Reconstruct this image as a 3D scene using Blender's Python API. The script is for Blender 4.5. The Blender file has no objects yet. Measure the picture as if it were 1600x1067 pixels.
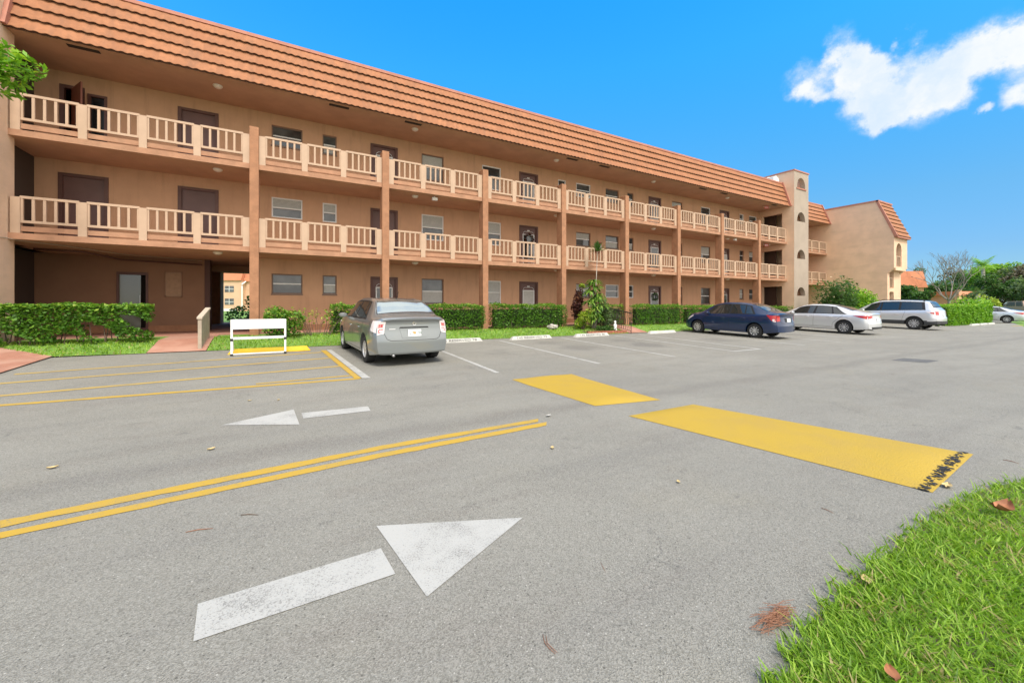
import bpy, bmesh, math, random
import numpy as np
from mathutils import Vector, Matrix

random.seed(7)
rng = np.random.default_rng(7)
scene = bpy.context.scene
COL = scene.collection
R = math.radians

# ------------------------------------------------------------------ camera
F = 615.0; YAW = R(29.25); CAMZ = 1.42; U0 = 800.0; V0 = 476.0
SN, CS = math.sin(YAW), math.cos(YAW)
cam = bpy.data.cameras.new('camera'); camo = bpy.data.objects.new('camera', cam); COL.objects.link(camo)
cam.sensor_width = 36; cam.lens = 36*F/1600; cam.shift_y = -57.5/1600
cam.clip_start = 0.05; cam.clip_end = 3000
camo.location = (0, 0, CAMZ); camo.rotation_euler = (R(90), 0, -YAW)
scene.camera = camo
scene.render.resolution_x = 1024; scene.render.resolution_y = 682
scene.view_settings.view_transform = 'Standard'; scene.view_settings.look = 'None'
scene.view_settings.exposure = 0.5; scene.view_settings.gamma = 1

def ray(u, v):
    """direction of a photograph point in world axes"""
    a = (u-U0)/F; h = (V0-v)/F
    return (SN+a*CS, CS-a*SN, h)

# ------------------------------------------------------------------ node helpers
class NT:
    def __init__(s, tree):
        s.t = tree; s.n = tree.nodes; s.l = tree.links
    def new(s, typ, **kw):
        n = s.n.new(typ)
        for k, v in kw.items(): setattr(n, k, v)
        return n
    def put(s, sock, val):
        if isinstance(val, bpy.types.NodeSocket): s.l.new(val, sock)
        elif isinstance(val, (tuple, list)) and sock.type == 'RGBA' and len(val) == 3: sock.default_value = (*val, 1)
        else: sock.default_value = val
    def math(s, op, a, b=0.0, clamp=False):
        n = s.new('ShaderNodeMath', operation=op, use_clamp=clamp); s.put(n.inputs[0], a); s.put(n.inputs[1], b); return n.outputs[0]
    def vmath(s, op, a, b=(0, 0, 0)):
        n = s.new('ShaderNodeVectorMath', operation=op); s.put(n.inputs[0], a); s.put(n.inputs[1], b)
        return n.outputs['Value'] if op in ('DISTANCE', 'DOT_PRODUCT', 'LENGTH') else n.outputs[0]
    def noise(s, vec, scale, detail=4, rough=.55, dist=0, col=False):
        n = s.new('ShaderNodeTexNoise'); n.inputs['Scale'].default_value = scale; n.inputs['Detail'].default_value = detail
        n.inputs['Roughness'].default_value = rough; n.inputs['Distortion'].default_value = dist
        if vec is not None: s.l.new(vec, n.inputs['Vector'])
        return n.outputs['Color'] if col else n.outputs['Fac']
    def rng(s, v, a, b, c=0.0, d=1.0, smooth=True):
        n = s.new('ShaderNodeMapRange', interpolation_type='SMOOTHSTEP' if smooth else 'LINEAR')
        s.put(n.inputs[0], v)
        for i, x in enumerate((a, b, c, d)): s.put(n.inputs[i+1], x)
        return n.outputs[0]
    def mix(s, f, a, b, mode='MIX'):
        n = s.new('ShaderNodeMix', data_type='RGBA', blend_type=mode)
        s.put(n.inputs[0], f); s.put(n.inputs[6], a); s.put(n.inputs[7], b); return n.outputs[2]
    def ramp(s, f, stops):
        n = s.new('ShaderNodeValToRGB'); s.put(n.inputs[0], f); e = n.color_ramp.elements
        while len(e) > 1: e.remove(e[0])
        e[0].position = stops[0][0]; e[0].color = (*stops[0][1], 1)
        for p, c in stops[1:]:
            k = e.new(p); k.color = (*c, 1)
        return n.outputs[0]
    def xyz(s, v):
        n = s.new('ShaderNodeSeparateXYZ'); s.l.new(v, n.inputs[0]); return n.outputs
    def vec(s, x, y, z):
        n = s.new('ShaderNodeCombineXYZ')
        for i, k in enumerate((x, y, z)): s.put(n.inputs[i], k)
        return n.outputs[0]

# ------------------------------------------------------------------ sky and sun
SUN_TRAVEL = Vector((0.02, 0.70, -1.0)).normalized()
sun_el = math.asin(-SUN_TRAVEL.z); sun_az = math.atan2(-SUN_TRAVEL.x, -SUN_TRAVEL.y)
w = bpy.data.worlds.new("World"); scene.world = w; w.use_nodes = True
t = NT(w.node_tree); t.n.clear()
tc = t.new('ShaderNodeTexCoord'); D = tc.outputs['Generated']
sky = t.new('ShaderNodeTexSky', sky_type='NISHITA', sun_disc=False, sun_elevation=sun_el, sun_rotation=sun_az)
sky.air_density = 1.0; sky.dust_density = 0.3; sky.ozone_density = 3.0
hs = t.new('ShaderNodeHueSaturation'); hs.inputs['Saturation'].default_value = 1.0; hs.inputs['Value'].default_value = 1.0
hs.inputs['Hue'].default_value = 0.5
t.l.new(sky.outputs[0], hs.inputs['Color'])
dx = t.xyz(D)
tint = t.ramp(dx[2], [(0, (.175, .25, .33)), (.1, (.175, .28, .38)), (.2, (.19, .37, .44)), (.35, (.15, .51, .63)), (.5, (.11, .65, .84)), (.62, (.075, .69, .95)), (1, (.075, .69, .95))])
sky_c = t.vmath('MULTIPLY', t.mix(1.0, hs.outputs[0], tint, 'MULTIPLY'), (1.87, 1.87, 1.87))
# clouds: soft masses placed by sky direction, ragged by noise
nz = t.noise(D, 5.5, 8, .62, col=True)
wob = t.vmath('MULTIPLY', t.vmath('SUBTRACT', nz, (.5, .5, .5)), (.085, .085, .085))
nz2 = t.noise(D, 22, 7, .6, col=True)
wob2 = t.vmath('MULTIPLY', t.vmath('SUBTRACT', nz2, (.5, .5, .5)), (.04, .04, .04))
DD = t.vmath('ADD', t.vmath('ADD', D, wob), wob2)
blobs = [(1260,124,28),(1252,142,18),(1285,148,12),(1312,148,12),(1316,58,24),(1304,78,16),(1345,90,28),(1318,98,28),(1340,112,24),(1366,120,36),(1362,78,16),(1398,138,44),(1430,128,44),(1465,116,40),(1498,100,36),
         (1530,78,36),(1562,66,36),(1592,80,34),(1412,34,14),(1400,48,12),(1420,60,18),(1412,78,14),(1350,172,22),(1372,186,18),(1384,168,26),(1410,168,28),(1455,168,30),(1492,158,22),(1535,178,9),(1594,152,22),(1640,140,30),(1650,70,40),(1620,60,24)]
acc = None
for (u, v, r) in blobs:
    d0 = Vector(ray(u, v)).normalized(); d1 = Vector(ray(u, v+r)).normalized()
    rad = (d1-d0).length*1.7
    k = t.rng(t.vmath('DISTANCE', DD, tuple(d0)), rad, rad*.2, 0, 1)
    acc = k if acc is None else t.math('ADD', acc, k)
det = t.noise(D, 13, 8, .65)
cl = t.rng(t.math('MULTIPLY', acc, t.rng(det, .34, .66, .45, 1.3)), .10, 1.9, 0, 1)
back = t.vmath('DOT_PRODUCT', D, (-0.06, -0.998, 0.0))
big = t.noise(D, 2.2, 6, .55)
fill_bank = t.math('MAXIMUM', t.math('MULTIPLY', t.rng(back, .0, .38), t.rng(big, .25, .5, .35, 1)), t.math('MULTIPLY', t.rng(dx[2], .70, .88), t.rng(big, .35, .55, .25, .85)))  # unseen bright cloud cover, added behind and overhead to soften the light
sh = t.noise(DD, 7, 5, .6)
ccol = t.mix(t.rng(sh, .35, .65), (3.5, 4.1, 4.75), (4.75, 4.8, 4.85))
c1 = t.mix(t.math('MULTIPLY', cl, .95), sky_c, ccol)
c2 = t.mix(fill_bank, c1, (8.6, 8.2, 7.7))
bg = t.new('ShaderNodeBackground'); t.l.new(c2, bg.inputs[0]); bg.inputs[1].default_value = 0.15
wo = t.new('ShaderNodeOutputWorld'); t.l.new(bg.outputs[0], wo.inputs[0])

sl = bpy.data.lights.new('sun', 'SUN'); sl.energy = 2.7; sl.angle = R(17); sl.color = (1, .945, .86)
so = bpy.data.objects.new('sun', sl); COL.objects.link(so)
so.rotation_euler = SUN_TRAVEL.to_track_quat('-Z', 'Y').to_euler()

# ------------------------------------------------------------------ materials
MATS = {}
def mat(name, base, rough=.7, var=0.0, vscale=4.0, bump=0.0, bscale=60.0, metal=0.0, spec=.5, coat=0.0, fn=None):
    if name in MATS: return MATS[name]
    m = bpy.data.materials.new(name); m.use_nodes = True; MATS[name] = m
    t = NT(m.node_tree); b = m.node_tree.nodes['Principled BSDF']
    tc = t.new('ShaderNodeTexCoord'); P = tc.outputs['Object']
    b.inputs['Roughness'].default_value = rough; b.inputs['Metallic'].default_value = metal
    b.inputs['Specular IOR Level'].default_value = spec; b.inputs['Coat Weight'].default_value = coat
    b.inputs['Base Color'].default_value = (*base, 1)
    c = None
    if var > 0:
        n = t.noise(P, vscale, 5, .6)
        c = t.mix(t.rng(n, .3, .7), tuple(x*(1-var) for x in base), tuple(min(1, x*(1+var)) for x in base))
    if fn: c = fn(t, P, c if c is not None else base, b)
    if c is not None and not isinstance(c, tuple): t.l.new(c, b.inputs['Base Color'])
    if bump > 0:
        bn = t.new('ShaderNodeBump'); bn.inputs['Strength'].default_value = bump; bn.inputs['Distance'].default_value = .02
        t.l.new(t.noise(P, bscale, 4, .6), bn.inputs['Height']); t.l.new(bn.outputs[0], b.inputs['Normal'])
    return m

def fn_wall(t, P, c, b):
    x = t.xyz(P)
    st = t.noise(t.vec(t.math('MULTIPLY', x[0], 3.0), x[1], t.math('MULTIPLY', x[2], .35)), 1.6, 5, .6)
    c = t.mix(t.math('MULTIPLY', t.rng(st, .48, .78), .34), c, (.30, .17, .10))
    gr = t.math('FRACT', t.math('MULTIPLY', x[0], 1/1.22))
    g = t.rng(gr, .0, .006, 1, 0, False)
    return t.mix(t.math('MULTIPLY', g, .35), c, (.2, .12, .08))
def fn_stain(t, P, c, b):
    x = t.xyz(P)
    st = t.noise(t.vec(t.math('MULTIPLY', x[0], .8), t.math('MULTIPLY', x[1], .8), t.math('MULTIPLY', x[2], 4.0)), .8, 6, .65)
    return t.mix(t.math('MULTIPLY', t.rng(st, .45, .75), .22), c, (.46, .31, .20))
def fn_roof(t, P, c, b):
    x = t.xyz(P)
    ce = t.new('ShaderNodeTexWhiteNoise', noise_dimensions='2D')
    t.l.new(t.vec(t.math('FLOOR', t.math('MULTIPLY', x[0], 3.0)), t.math('FLOOR', t.math('MULTIPLY', x[2], 2.75)), 0.0), ce.inputs['Vector'])
    c = t.mix(t.math('MULTIPLY', ce.outputs['Value'], .75), c, (.33, .132, .058))
    st = t.noise(t.vec(t.math('MULTIPLY', x[0], 4.0), x[1], x[2]), 1.1, 6, .65)
    return t.mix(t.math('MULTIPLY', t.rng(st, .45, .75), .5), c, (.21, .10, .055))

M_wall = mat('wall_paint', (.575, .335, .202), .85, .05, 1.3, .15, 45, fn=fn_wall)
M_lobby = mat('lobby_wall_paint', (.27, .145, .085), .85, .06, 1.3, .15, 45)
M_tower_skylit = mat('tower_stucco_skylit', (.39, .315, .25), .9, .06, 1.4, .5, 22)  # tower stucco again, with the front's pale sky light put into the colour
M_tower = mat('tower_stucco', (.77, .53, .365), .9, .07, 1.1, .5, 22, fn=fn_stain)
M_rust = mat('column_stucco', (.37, .182, .098), .9, .12, 5, .6, 30)
M_slab = mat('slab_edge', (.41, .215, .128), .9, .14, 3, .4, 30, fn=fn_stain)
M_ceil = mat('ceiling_paint', (.45, .27, .168), .9, .08, 1.5, .2, 30)
M_cream = mat('cream_paint', (.50, .345, .236), .6, .05, 3, .05, 60)
M_roof = mat('roof_tile', (.375, .158, .072), .8, .14, 6, .2, 60, fn=fn_roof)
M_tileshade = mat('tile_underside_shade', (.07, .028, .016), .9)  # shade under each tile course, put into the colour
M_rooftrim = mat('roof_trim', (.45, .19, .13), .7, .1, 3)
M_flat = mat('flat_roofing', (.45, .42, .38), .9, .1, 1)
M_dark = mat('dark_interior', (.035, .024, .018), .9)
M_brown = mat('door_brown', (.115, .048, .036), .5, .12, 3)
M_leafdoor = mat('door_leaf', (.135, .065, .055), .45, .1, 2)
M_white = mat('white_paint', (.80, .80, .79), .45, .04, 6)
M_bronze = mat('bronze_frame', (.20, .13, .095), .5)
M_blind = mat('window_blind', (.50, .50, .47), .7, .06, 8)
M_metal = mat('grey_metal', (.35, .35, .35), .4, metal=.8)
M_black = mat('black_plastic', (.012, .012, .013), .5)
M_blackmetal = mat('black_ironwork', (.035, .028, .025), .45)
M_brick = None
def fn_brick(t, P, c, b):
    br = t.new('ShaderNodeTexBrick'); br.inputs['Scale'].default_value = 5.0
    br.inputs['Color1'].default_value = (.42, .19, .125, 1); br.inputs['Color2'].default_value = (.36, .155, .10, 1)
    br.inputs['Mortar'].default_value = (.26, .15, .11, 1); br.inputs['Mortar Size'].default_value = .02
    t.l.new(P, br.inputs['Vector'])
    return t.mix(t.rng(t.noise(P, 1.5, 5), .35, .7), br.outputs[0], (.45, .25, .18))
M_brick = mat('brick_paving', (.4, .2, .13), .9, bump=.3, bscale=40, fn=fn_brick)
def fn_glass(t, P, c, b):
    n = t.noise(P, .9, 3)
    return t.mix(t.rng(n, .4, .6), (.035, .04, .042), (.10, .11, .11))
M_glass = mat('window_glass', (.05, .055, .06), .06, spec=.8, fn=fn_glass)
M_carglass = mat('tinted_car_glass', (.02, .025, .025), .03, spec=.9, coat=.3)
M_tyre = mat('tyre_rubber', (.018, .018, .018), .8, bump=.2)
M_rim = mat('hubcap_silver', (.62, .62, .63), .3, metal=.55)
M_redlamp = mat('red_lamp_lens', (.45, .015, .012), .12, coat=.6)
M_clearlamp = mat('clear_lamp_lens', (.75, .68, .66), .12, coat=.6)
M_chrome = mat('chrome', (.75, .75, .76), .15, metal=1)

def fn_asphalt(t, P, c, b):
    x = t.xyz(P)
    big = t.noise(P, .22, 5, .55)
    mid = t.noise(P, 1.7, 6, .65)
    # streaks along the driving direction
    stv = t.vec(t.math('MULTIPLY', x[0], .18), t.math('MULTIPLY', x[1], 1.6), 0.0)
    stk = t.noise(stv, 1.3, 6, .6)
    c = t.mix(t.rng(big, .3, .7), (.205, .197, .166), (.270, .258, .216))
    c = t.mix(t.math('MULTIPLY', t.rng(mid, .42, .75), .38), c, (.15, .143, .118))
    c = t.mix(t.math('MULTIPLY', t.rng(stk, .46, .74), .5), c, (.185, .175, .155))
    # old joint / drain line along the road
    wv = t.math('MULTIPLY', t.math('SUBTRACT', t.noise(P, .6, 3), .5), .5)
    dl = t.math('ABSOLUTE', t.math('SUBTRACT', t.math('ADD', x[1], wv), 4.45))
    c = t.mix(t.math('MULTIPLY', t.rng(dl, .35, .02), .5), c, (.13, .12, .105))
    # oil stains in the stalls
    for (sx, sy, rr, k) in ((8.0, 9.9, 1.0, .6), (7.9, 11.4, .8, .45), (10.7, 9.6, .9, .7), (10.9, 10.9, .7, .5), (14.8, 9.6, 1.0, .5), (5.0, 9.8, .7, .35), (21.0, 10, 1, .5), (-.6, 10.4, .5, .6), (2.2, 8.0, .4, .3)):
        d = t.vmath('DISTANCE', t.vmath('ADD', P, t.vmath('MULTIPLY', t.noise(P, 1.8, 4, col=True), (.9, .9, 0))), (sx+.45, sy+.45, .1))
        c = t.mix(t.math('MULTIPLY', t.rng(d, rr, rr*.25), k), c, (.085, .08, .075))
    # wheel paths and faint sealed cracks
    for yc, ww in ((1.35, .55), (2.75, .5), (5.3, .5), (6.5, .45)):
        d = t.math('ABSOLUTE', t.math('SUBTRACT', t.math('ADD', x[1], t.math('MULTIPLY', t.math('SUBTRACT', t.noise(P, .35, 2), .5), 1.2)), yc))
        c = t.mix(t.math('MULTIPLY', t.math('MULTIPLY', t.rng(d, ww, .0), t.rng(stk, .35, .65)), .30), c, (.145, .138, .12))
    vc = t.new('ShaderNodeTexVoronoi', feature='DISTANCE_TO_EDGE'); vc.inputs['Scale'].default_value = .33
    t.l.new(t.vmath('ADD', P, t.vmath('MULTIPLY', t.noise(P, 1.1, 6, .65, col=True), (1.2, 1.2, 0))), vc.inputs['Vector'])
    ck = t.math('MULTIPLY', t.rng(vc.outputs['Distance'], .0045, .0012), t.rng(t.noise(P, .5, 3), .50, .60))
    c = t.mix(t.math('MULTIPLY', ck, .55), c, (.07, .068, .062))
    yb = t.noise(P, .8, 5, .6)
    c = t.mix(t.math('MULTIPLY', t.rng(yb, .52, .7), .28), c, (.25, .225, .16))
    # scattered dark scuffs
    sc = t.noise(t.vec(t.math('MULTIPLY', x[0], 2.2), t.math('MULTIPLY', x[1], 5.5), 0.0), 1.0, 4, .5)
    c = t.mix(t.math('MULTIPLY', t.rng(sc, .655, .74), .6), c, (.10, .095, .085))
    s2 = t.noise(t.vec(t.math('MULTIPLY', t.math('ADD', x[0], t.math('MULTIPLY', x[1], .3)), 4.5), t.math('MULTIPLY', x[1], 13.0), 3.0), 1.0, 3, .5)
    c = t.mix(t.math('MULTIPLY', t.rng(s2, .70, .76), .6), c, (.085, .08, .075))
    s3 = t.noise(t.vec(t.math('MULTIPLY', x[0], .55), t.math('MULTIPLY', x[1], 1.9), 7.0), 1.0, 7, .68)
    c = t.mix(t.math('MULTIPLY', t.rng(s3, .50, .66), .42), c, (.165, .145, .118))
    # stone grain
    vo = t.new('ShaderNodeTexVoronoi'); vo.inputs['Scale'].default_value = 190; t.l.new(P, vo.inputs['Vector'])
    vs = t.xyz(vo.outputs['Color'])[0]
    c = t.mix(.36, c, t.mix(vs, (.07, .07, .066), (.46, .445, .41)))
    f2 = t.noise(P, 85, 5, .75)
    c = t.mix(t.rng(f2, .6, .78, 0, .5), c, (.48, .47, .45))
    c = t.mix(t.rng(f2, .42, .26, 0, .55), c, (.07, .07, .065))
    vp = t.new('ShaderNodeTexVoronoi'); vp.inputs['Scale'].default_value = 55; t.l.new(P, vp.inputs['Vector'])
    pr = t.xyz(vp.outputs['Color'])
    pit = t.math('MULTIPLY', t.rng(vp.outputs['Distance'], .34, .16), t.math('GREATER_THAN', t.math('ADD', pr[0], t.math('MULTIPLY', t.math('SUBTRACT', mid, .5), .8)), .87))
    c = t.mix(t.math('MULTIPLY', pit, .7), c, (.06, .058, .052))
    lst = t.math('MULTIPLY', t.rng(vp.outputs['Distance'], .26, .12), t.math('GREATER_THAN', pr[1], .90))
    c = t.mix(t.math('MULTIPLY', lst, .6), c, (.55, .53, .48))
    bn = t.new('ShaderNodeBump'); bn.inputs['Strength'].default_value = .55; bn.inputs['Distance'].default_value = .006
    t.l.new(vo.outputs['Distance'], bn.inputs['Height']); t.l.new(bn.outputs[0], b.inputs['Normal'])
    return c
M_asphalt = mat('asphalt', (.22, .22, .21), .88, spec=.25, fn=fn_asphalt)
def paint_fn(col, worn, wear):
    def f(t, P, c, b):
        n = t.noise(P, 3.0, 6, .7); g = t.noise(P, 110, 4, .8)
        c = t.mix(t.math('MULTIPLY', t.rng(n, .4, .7), .3), col, worn)
        k = t.math('ADD', g, t.math('MULTIPLY', t.math('SUBTRACT', n, .5), .5))
        c = t.mix(t.rng(k, wear, wear+.12, 0, .75), c, (.16, .155, .145))
        bn = t.new('ShaderNodeBump'); bn.inputs['Strength'].default_value = .5; bn.inputs['Distance'].default_value = .004
        t.l.new(g, bn.inputs['Height']); t.l.new(bn.outputs[0], b.inputs['Normal'])
        return c
    return f
M_pwhite = mat('road_paint_white', (.6, .6, .58), .85, fn=paint_fn((.41, .405, .38), (.32, .317, .293), .52))
M_pyellow = mat('road_paint_yellow', (.6, .4, .05), .8, fn=paint_fn((.45, .285, .032), (.36, .26, .08), .55))
M_pworn = mat('road_paint_worn_yellow', (.5, .4, .15), .8, fn=paint_fn((.43, .295, .07), (.36, .27, .11), .54))
def fn_hump(t, P, c, b):
    n = t.noise(P, 2.0, 6, .65); g = t.noise(P, 50, 4, .8)
    c = t.mix(t.math('MULTIPLY', t.rng(n, .4, .7), .5), (.43, .285, .027), (.375, .25, .05))
    return t.mix(t.rng(g, .66, .75, 0, .6), c, (.22, .16, .05))
M_hump = mat('hump_yellow_paint', (.7, .43, .04), .75, bump=.5, bscale=70, fn=fn_hump)
M_stopw = mat('wheel_stop_white', (.50, .49, .45), .8, .1, 5, .3, 40)
M_stopy = mat('wheel_stop_yellow', (.75, .45, .02), .7, .06, 5, .3, 40)
M_ink = mat('black_ink', (.03, .03, .03), .8)
M_concrete = mat('concrete', (.42, .36, .30), .9, .1, 3, .3, 30)
M_ramp = mat('ramp_panel_paint', (.40, .33, .25), .8, .12, 4, .2)

def leafmat(name, stops, rough=.5, trans=.35):
    m = bpy.data.materials.new(name); m.use_nodes = True; MATS[name] = m
    t = NT(m.node_tree); b = m.node_tree.nodes['Principled BSDF']
    a = t.new('ShaderNodeAttribute', attribute_name='tone')
    c = t.ramp(a.outputs['Fac'], stops)
    t.l.new(c, b.inputs['Base Color']); b.inputs['Roughness'].default_value = rough; b.inputs['Specular IOR Level'].default_value = .35
    tr = t.new('ShaderNodeBsdfTranslucent'); t.l.new(t.mix(1, c, (1.3, 1.35, .7), 'MULTIPLY'), tr.inputs[0])
    mx = t.new('ShaderNodeMixShader'); mx.inputs[0].default_value = trans
    t.l.new(b.outputs[0], mx.inputs[1]); t.l.new(tr.outputs[0], mx.inputs[2])
    t.l.new(mx.outputs[0], m.node_tree.nodes['Material Output'].inputs[0])
    return m
L_hedge = leafmat('hedge_leaves', [(0, (.045, .115, .014)), (.5, (.10, .24, .022)), (.8, (.21, .37, .035)), (1, (.46, .54, .10))])
L_grass = leafmat('grass_blades', [(0, (.08, .17, .015)), (.4, (.23, .41, .03)), (.84, (.50, .66, .11)), (.86, (.40, .34, .15)), (1, (.52, .40, .20))], .5, .4)
L_tree = leafmat('tree_leaves', [(0, (.03, .07, .018)), (.6, (.06, .14, .028)), (1, (.13, .24, .05))])
L_bright = leafmat('bright_leaves', [(0, (.07, .18, .012)), (.5, (.17, .38, .022)), (1, (.42, .58, .06))])
L_grey = leafmat('grey_green_leaves', [(0, (.06, .10, .045)), (.6, (.12, .18, .07)), (1, (.24, .29, .13))])
L_red = leafmat('croton_leaves', [(0, (.03, .018, .015)), (.6, (.09, .025, .022)), (1, (.20, .09, .035))])
L_yel = leafmat('yellow_green_leaves', [(0, (.12, .22, .02)), (.6, (.32, .42, .04)), (1, (.6, .6, .12))])
L_stripe = leafmat('striped_leaves', [(0, (.05, .14, .02)), (.55, (.14, .28, .03)), (1, (.45, .54, .12))])
L_brown = leafmat('dry_foliage', [(0, (.10, .075, .05)), (.6, (.19, .155, .10)), (1, (.30, .26, .17))], .7, .15)
M_bark = mat('bark', (.13, .095, .07), .9, .2, 5, .5, 20)
M_barkpale = mat('pale_bark', (.36, .32, .27), .9, .2, 5, .4, 20)
M_soil = mat('soil', (.10, .065, .045), .95, .2, 4, .5, 20)
def fn_lawn(t, P, c, b):
    n = t.noise(P, 1.5, 6, .7)
    return t.mix(t.rng(n, .35, .65), (.10, .20, .03), (.19, .32, .055))
M_lawn = mat('lawn_soil', (.12, .22, .03), .9, bump=.6, bscale=30, fn=fn_lawn)
M_thatch = mat('thatch_soil', (.13, .12, .06), .95, .3, 8, .6, 40)

# ------------------------------------------------------------------ mesh helpers
class MB:
    def __init__(s): s.v = []; s.f = []; s.m = []
    def add(s, vs, fs, mi=0):
        o = len(s.v); s.v += [tuple(p) for p in vs]; s.f += [tuple(i+o for i in f) for f in fs]; s.m += [mi]*len(fs); return s
    def box(s, x0, x1, y0, y1, z0, z1, mi=0):
        v = [(x, y, z) for z in (z0, z1) for y in (y0, y1) for x in (x0, x1)]
        return s.add(v, [(0, 2, 3, 1), (4, 5, 7, 6), (0, 1, 5, 4), (2, 6, 7, 3), (0, 4, 6, 2), (1, 3, 7, 5)], mi)
    def quad(s, a, b, c, d, mi=0): return s.add([a, b, c, d], [(0, 1, 2, 3)], mi)
    def prism(s, poly, y0, y1, mi=0, axis='y'):
        """poly in (x,z) extruded along y, or (y,z) along x, or (x,y) along z"""
        n = len(poly)
        P = {'y': lambda p, a: (p[0], a, p[1]), 'x': lambda p, a: (a, p[0], p[1]), 'z': lambda p, a: (p[0], p[1], a)}[axis]
        v = [P(p, y0) for p in poly]+[P(p, y1) for p in poly]
        fs = [tuple(range(n)), tuple(range(2*n-1, n-1, -1))]+[(i, i+n, (i+1) % n+n, (i+1) % n) for i in range(n)]
        return s.add(v, fs, mi)
    def tube(s, pts, r, n=6, mi=0):
        pts = [Vector(p) for p in pts]; rs = r if isinstance(r, (list, tuple)) else [r]*len(pts)
        vs = []; up = Vector((0.123, .456, 1)).normalized()
        for i, p in enumerate(pts):
            d = (pts[min(i+1, len(pts)-1)]-pts[max(i-1, 0)]).normalized()
            a = d.cross(up)
            if a.length < .05: a = d.cross(Vector((1, 0, 0)))
            a.normalize(); b = d.cross(a)
            for k in range(n):
                th = 2*math.pi*k/n; vs.append(p+(a*math.cos(th)+b*math.sin(th))*rs[i])
        fs = [(i*n+k, i*n+(k+1) % n, (i+1)*n+(k+1) % n, (i+1)*n+k) for i in range(len(pts)-1) for k in range(n)]
        fs += [tuple(range(n))[::-1], tuple(range((len(pts)-1)*n, len(pts)*n))]
        return s.add(vs, fs, mi)
    def lathe(s, prof, c, axis='z', n=20, mi=0):
        """prof: (r, h) pairs"""
        vs = []
        for (r, h) in prof:
            for k in range(n):
                th = 2*math.pi*k/n; a, b = r*math.cos(th), r*math.sin(th)
                q = {'z': (a, b, h), 'y': (a, h, b), 'x': (h, a, b)}[axis]
                vs.append((c[0]+q[0], c[1]+q[1], c[2]+q[2]))
        fs = [(i*n+k, i*n+(k+1) % n, (i+1)*n+(k+1) % n, (i+1)*n+k) for i in range(len(prof)-1) for k in range(n)]
        return s.add(vs, fs, mi)
    def build(s, name, mats, parent=None, smooth=False, angle=None, fix=True, loc=None):
        me = bpy.data.meshes.new(name)
        vs = s.v
        if loc is not None: vs = [(a-loc[0], b-loc[1], c-loc[2]) for a, b, c in vs]
        me.from_pydata(vs, [], s.f)
        for m in (mats if isinstance(mats, (list, tuple)) else [mats]): me.materials.append(m)
        me.polygons.foreach_set('material_index', s.m)
        if fix:
            bm = bmesh.new(); bm.from_mesh(me); bmesh.ops.recalc_face_normals(bm, faces=bm.faces); bm.to_mesh(me); bm.free()
        if smooth:
            me.polygons.foreach_set('use_smooth', [True]*len(me.polygons))
            if angle: me.set_sharp_from_angle(angle=R(angle))
        me.update()
        o = bpy.data.objects.new(name, me); COL.objects.link(o)
        if parent: o.parent = parent
        if loc is not None: o.location = loc
        return o

def tag(o, label=None, cat=None, group=None, kind=None):
    if label: o['label'] = label
    if cat: o['category'] = cat
    if group: o['group'] = group
    if kind: o['kind'] = kind
    return o
def empty(name, loc=(0, 0, 0), rz=0, **kw):
    o = bpy.data.objects.new(name, None); COL.objects.link(o); o.location = loc; o.rotation_euler = (0, 0, rz); o.empty_display_size = .2
    return tag(o, **kw)

def fast_mesh(name, V, Fq, mats, tone=None, parent=None, midx=None):
    """V (n,3) array, Fq (m,k) array of equal-size faces"""
    me = bpy.data.meshes.new(name); V = np.asarray(V, np.float32); Fq = np.asarray(Fq, np.int32); k = Fq.shape[1]
    me.vertices.add(len(V)); me.vertices.foreach_set('co', V.ravel())
    me.loops.add(Fq.size); me.loops.foreach_set('vertex_index', Fq.ravel())
    me.polygons.add(len(Fq)); me.polygons.foreach_set('loop_start', np.arange(0, Fq.size, k, dtype=np.int32))
    for m in (mats if isinstance(mats, (list, tuple)) else [mats]): me.materials.append(m)
    if midx is not None: me.polygons.foreach_set('material_index', midx)
    me.update(calc_edges=True)
    if tone is not None:
        a = me.attributes.new('tone', 'FLOAT', 'FACE'); a.data.foreach_set('value', np.asarray(tone, np.float32))
    me.validate()
    o = bpy.data.objects.new(name, me); COL.objects.link(o)
    if parent: o.parent = parent
    return o

def leaf_arrays(C, size, elong=1.6, up=0.3, jitter=.35):
    """kite shaped leaves (quads) at centres C"""
    n = len(C); C = np.asarray(C)
    d = rng.normal(size=(n, 3)); d[:, 2] *= .6; d /= np.linalg.norm(d, axis=1)[:, None]
    nn = rng.normal(size=(n, 3)); nn[:, 2] += up*3; nn /= np.linalg.norm(nn, axis=1)[:, None]
    s_ = np.cross(d, nn); s_ /= (np.linalg.norm(s_, axis=1)[:, None]+1e-9)
    L = (size*(1+jitter*rng.normal(size=n)).clip(.4, 1.8))[:, None]
    a = C-d*L*.5; c = C+d*L*.5; b = C+s_*L*.5/elong+d*L*.05; e = C-s_*L*.5/elong+d*L*.05
    V = np.stack([a, b, c, e], 1).reshape(-1, 3)
    Fq = np.arange(4*n).reshape(n, 4)
    return V, Fq

# ------------------------------------------------------------------ ground
def g(X, Y):
    """paved ground height"""
    pts = ((-50, 0.02), (3, 0.0), (6, 0.0), (9.6, .085), (12.3, .15), (13.15, .17), (14.2, .41), (15, .43), (60, .43))
    y = Y; z = pts[-1][1]
    for (a, za), (b, zb) in zip(pts, pts[1:]):
        if y <= b:
            k = (y-a)/(b-a); z = za+(zb-za)*max(0, min(1, k)); break
    return z-.005*max(-12, min(60, X))
def at(u, v, lift=0.0):
    """point of the ground seen at a photograph position"""
    d = ray(u, v); z = 0.05
    for _ in range(40):
        k = (z+lift-CAMZ)/d[2]; z = g(d[0]*k, d[1]*k)
    k = (z+lift-CAMZ)/d[2]
    return (d[0]*k, d[1]*k, z+lift)

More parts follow.
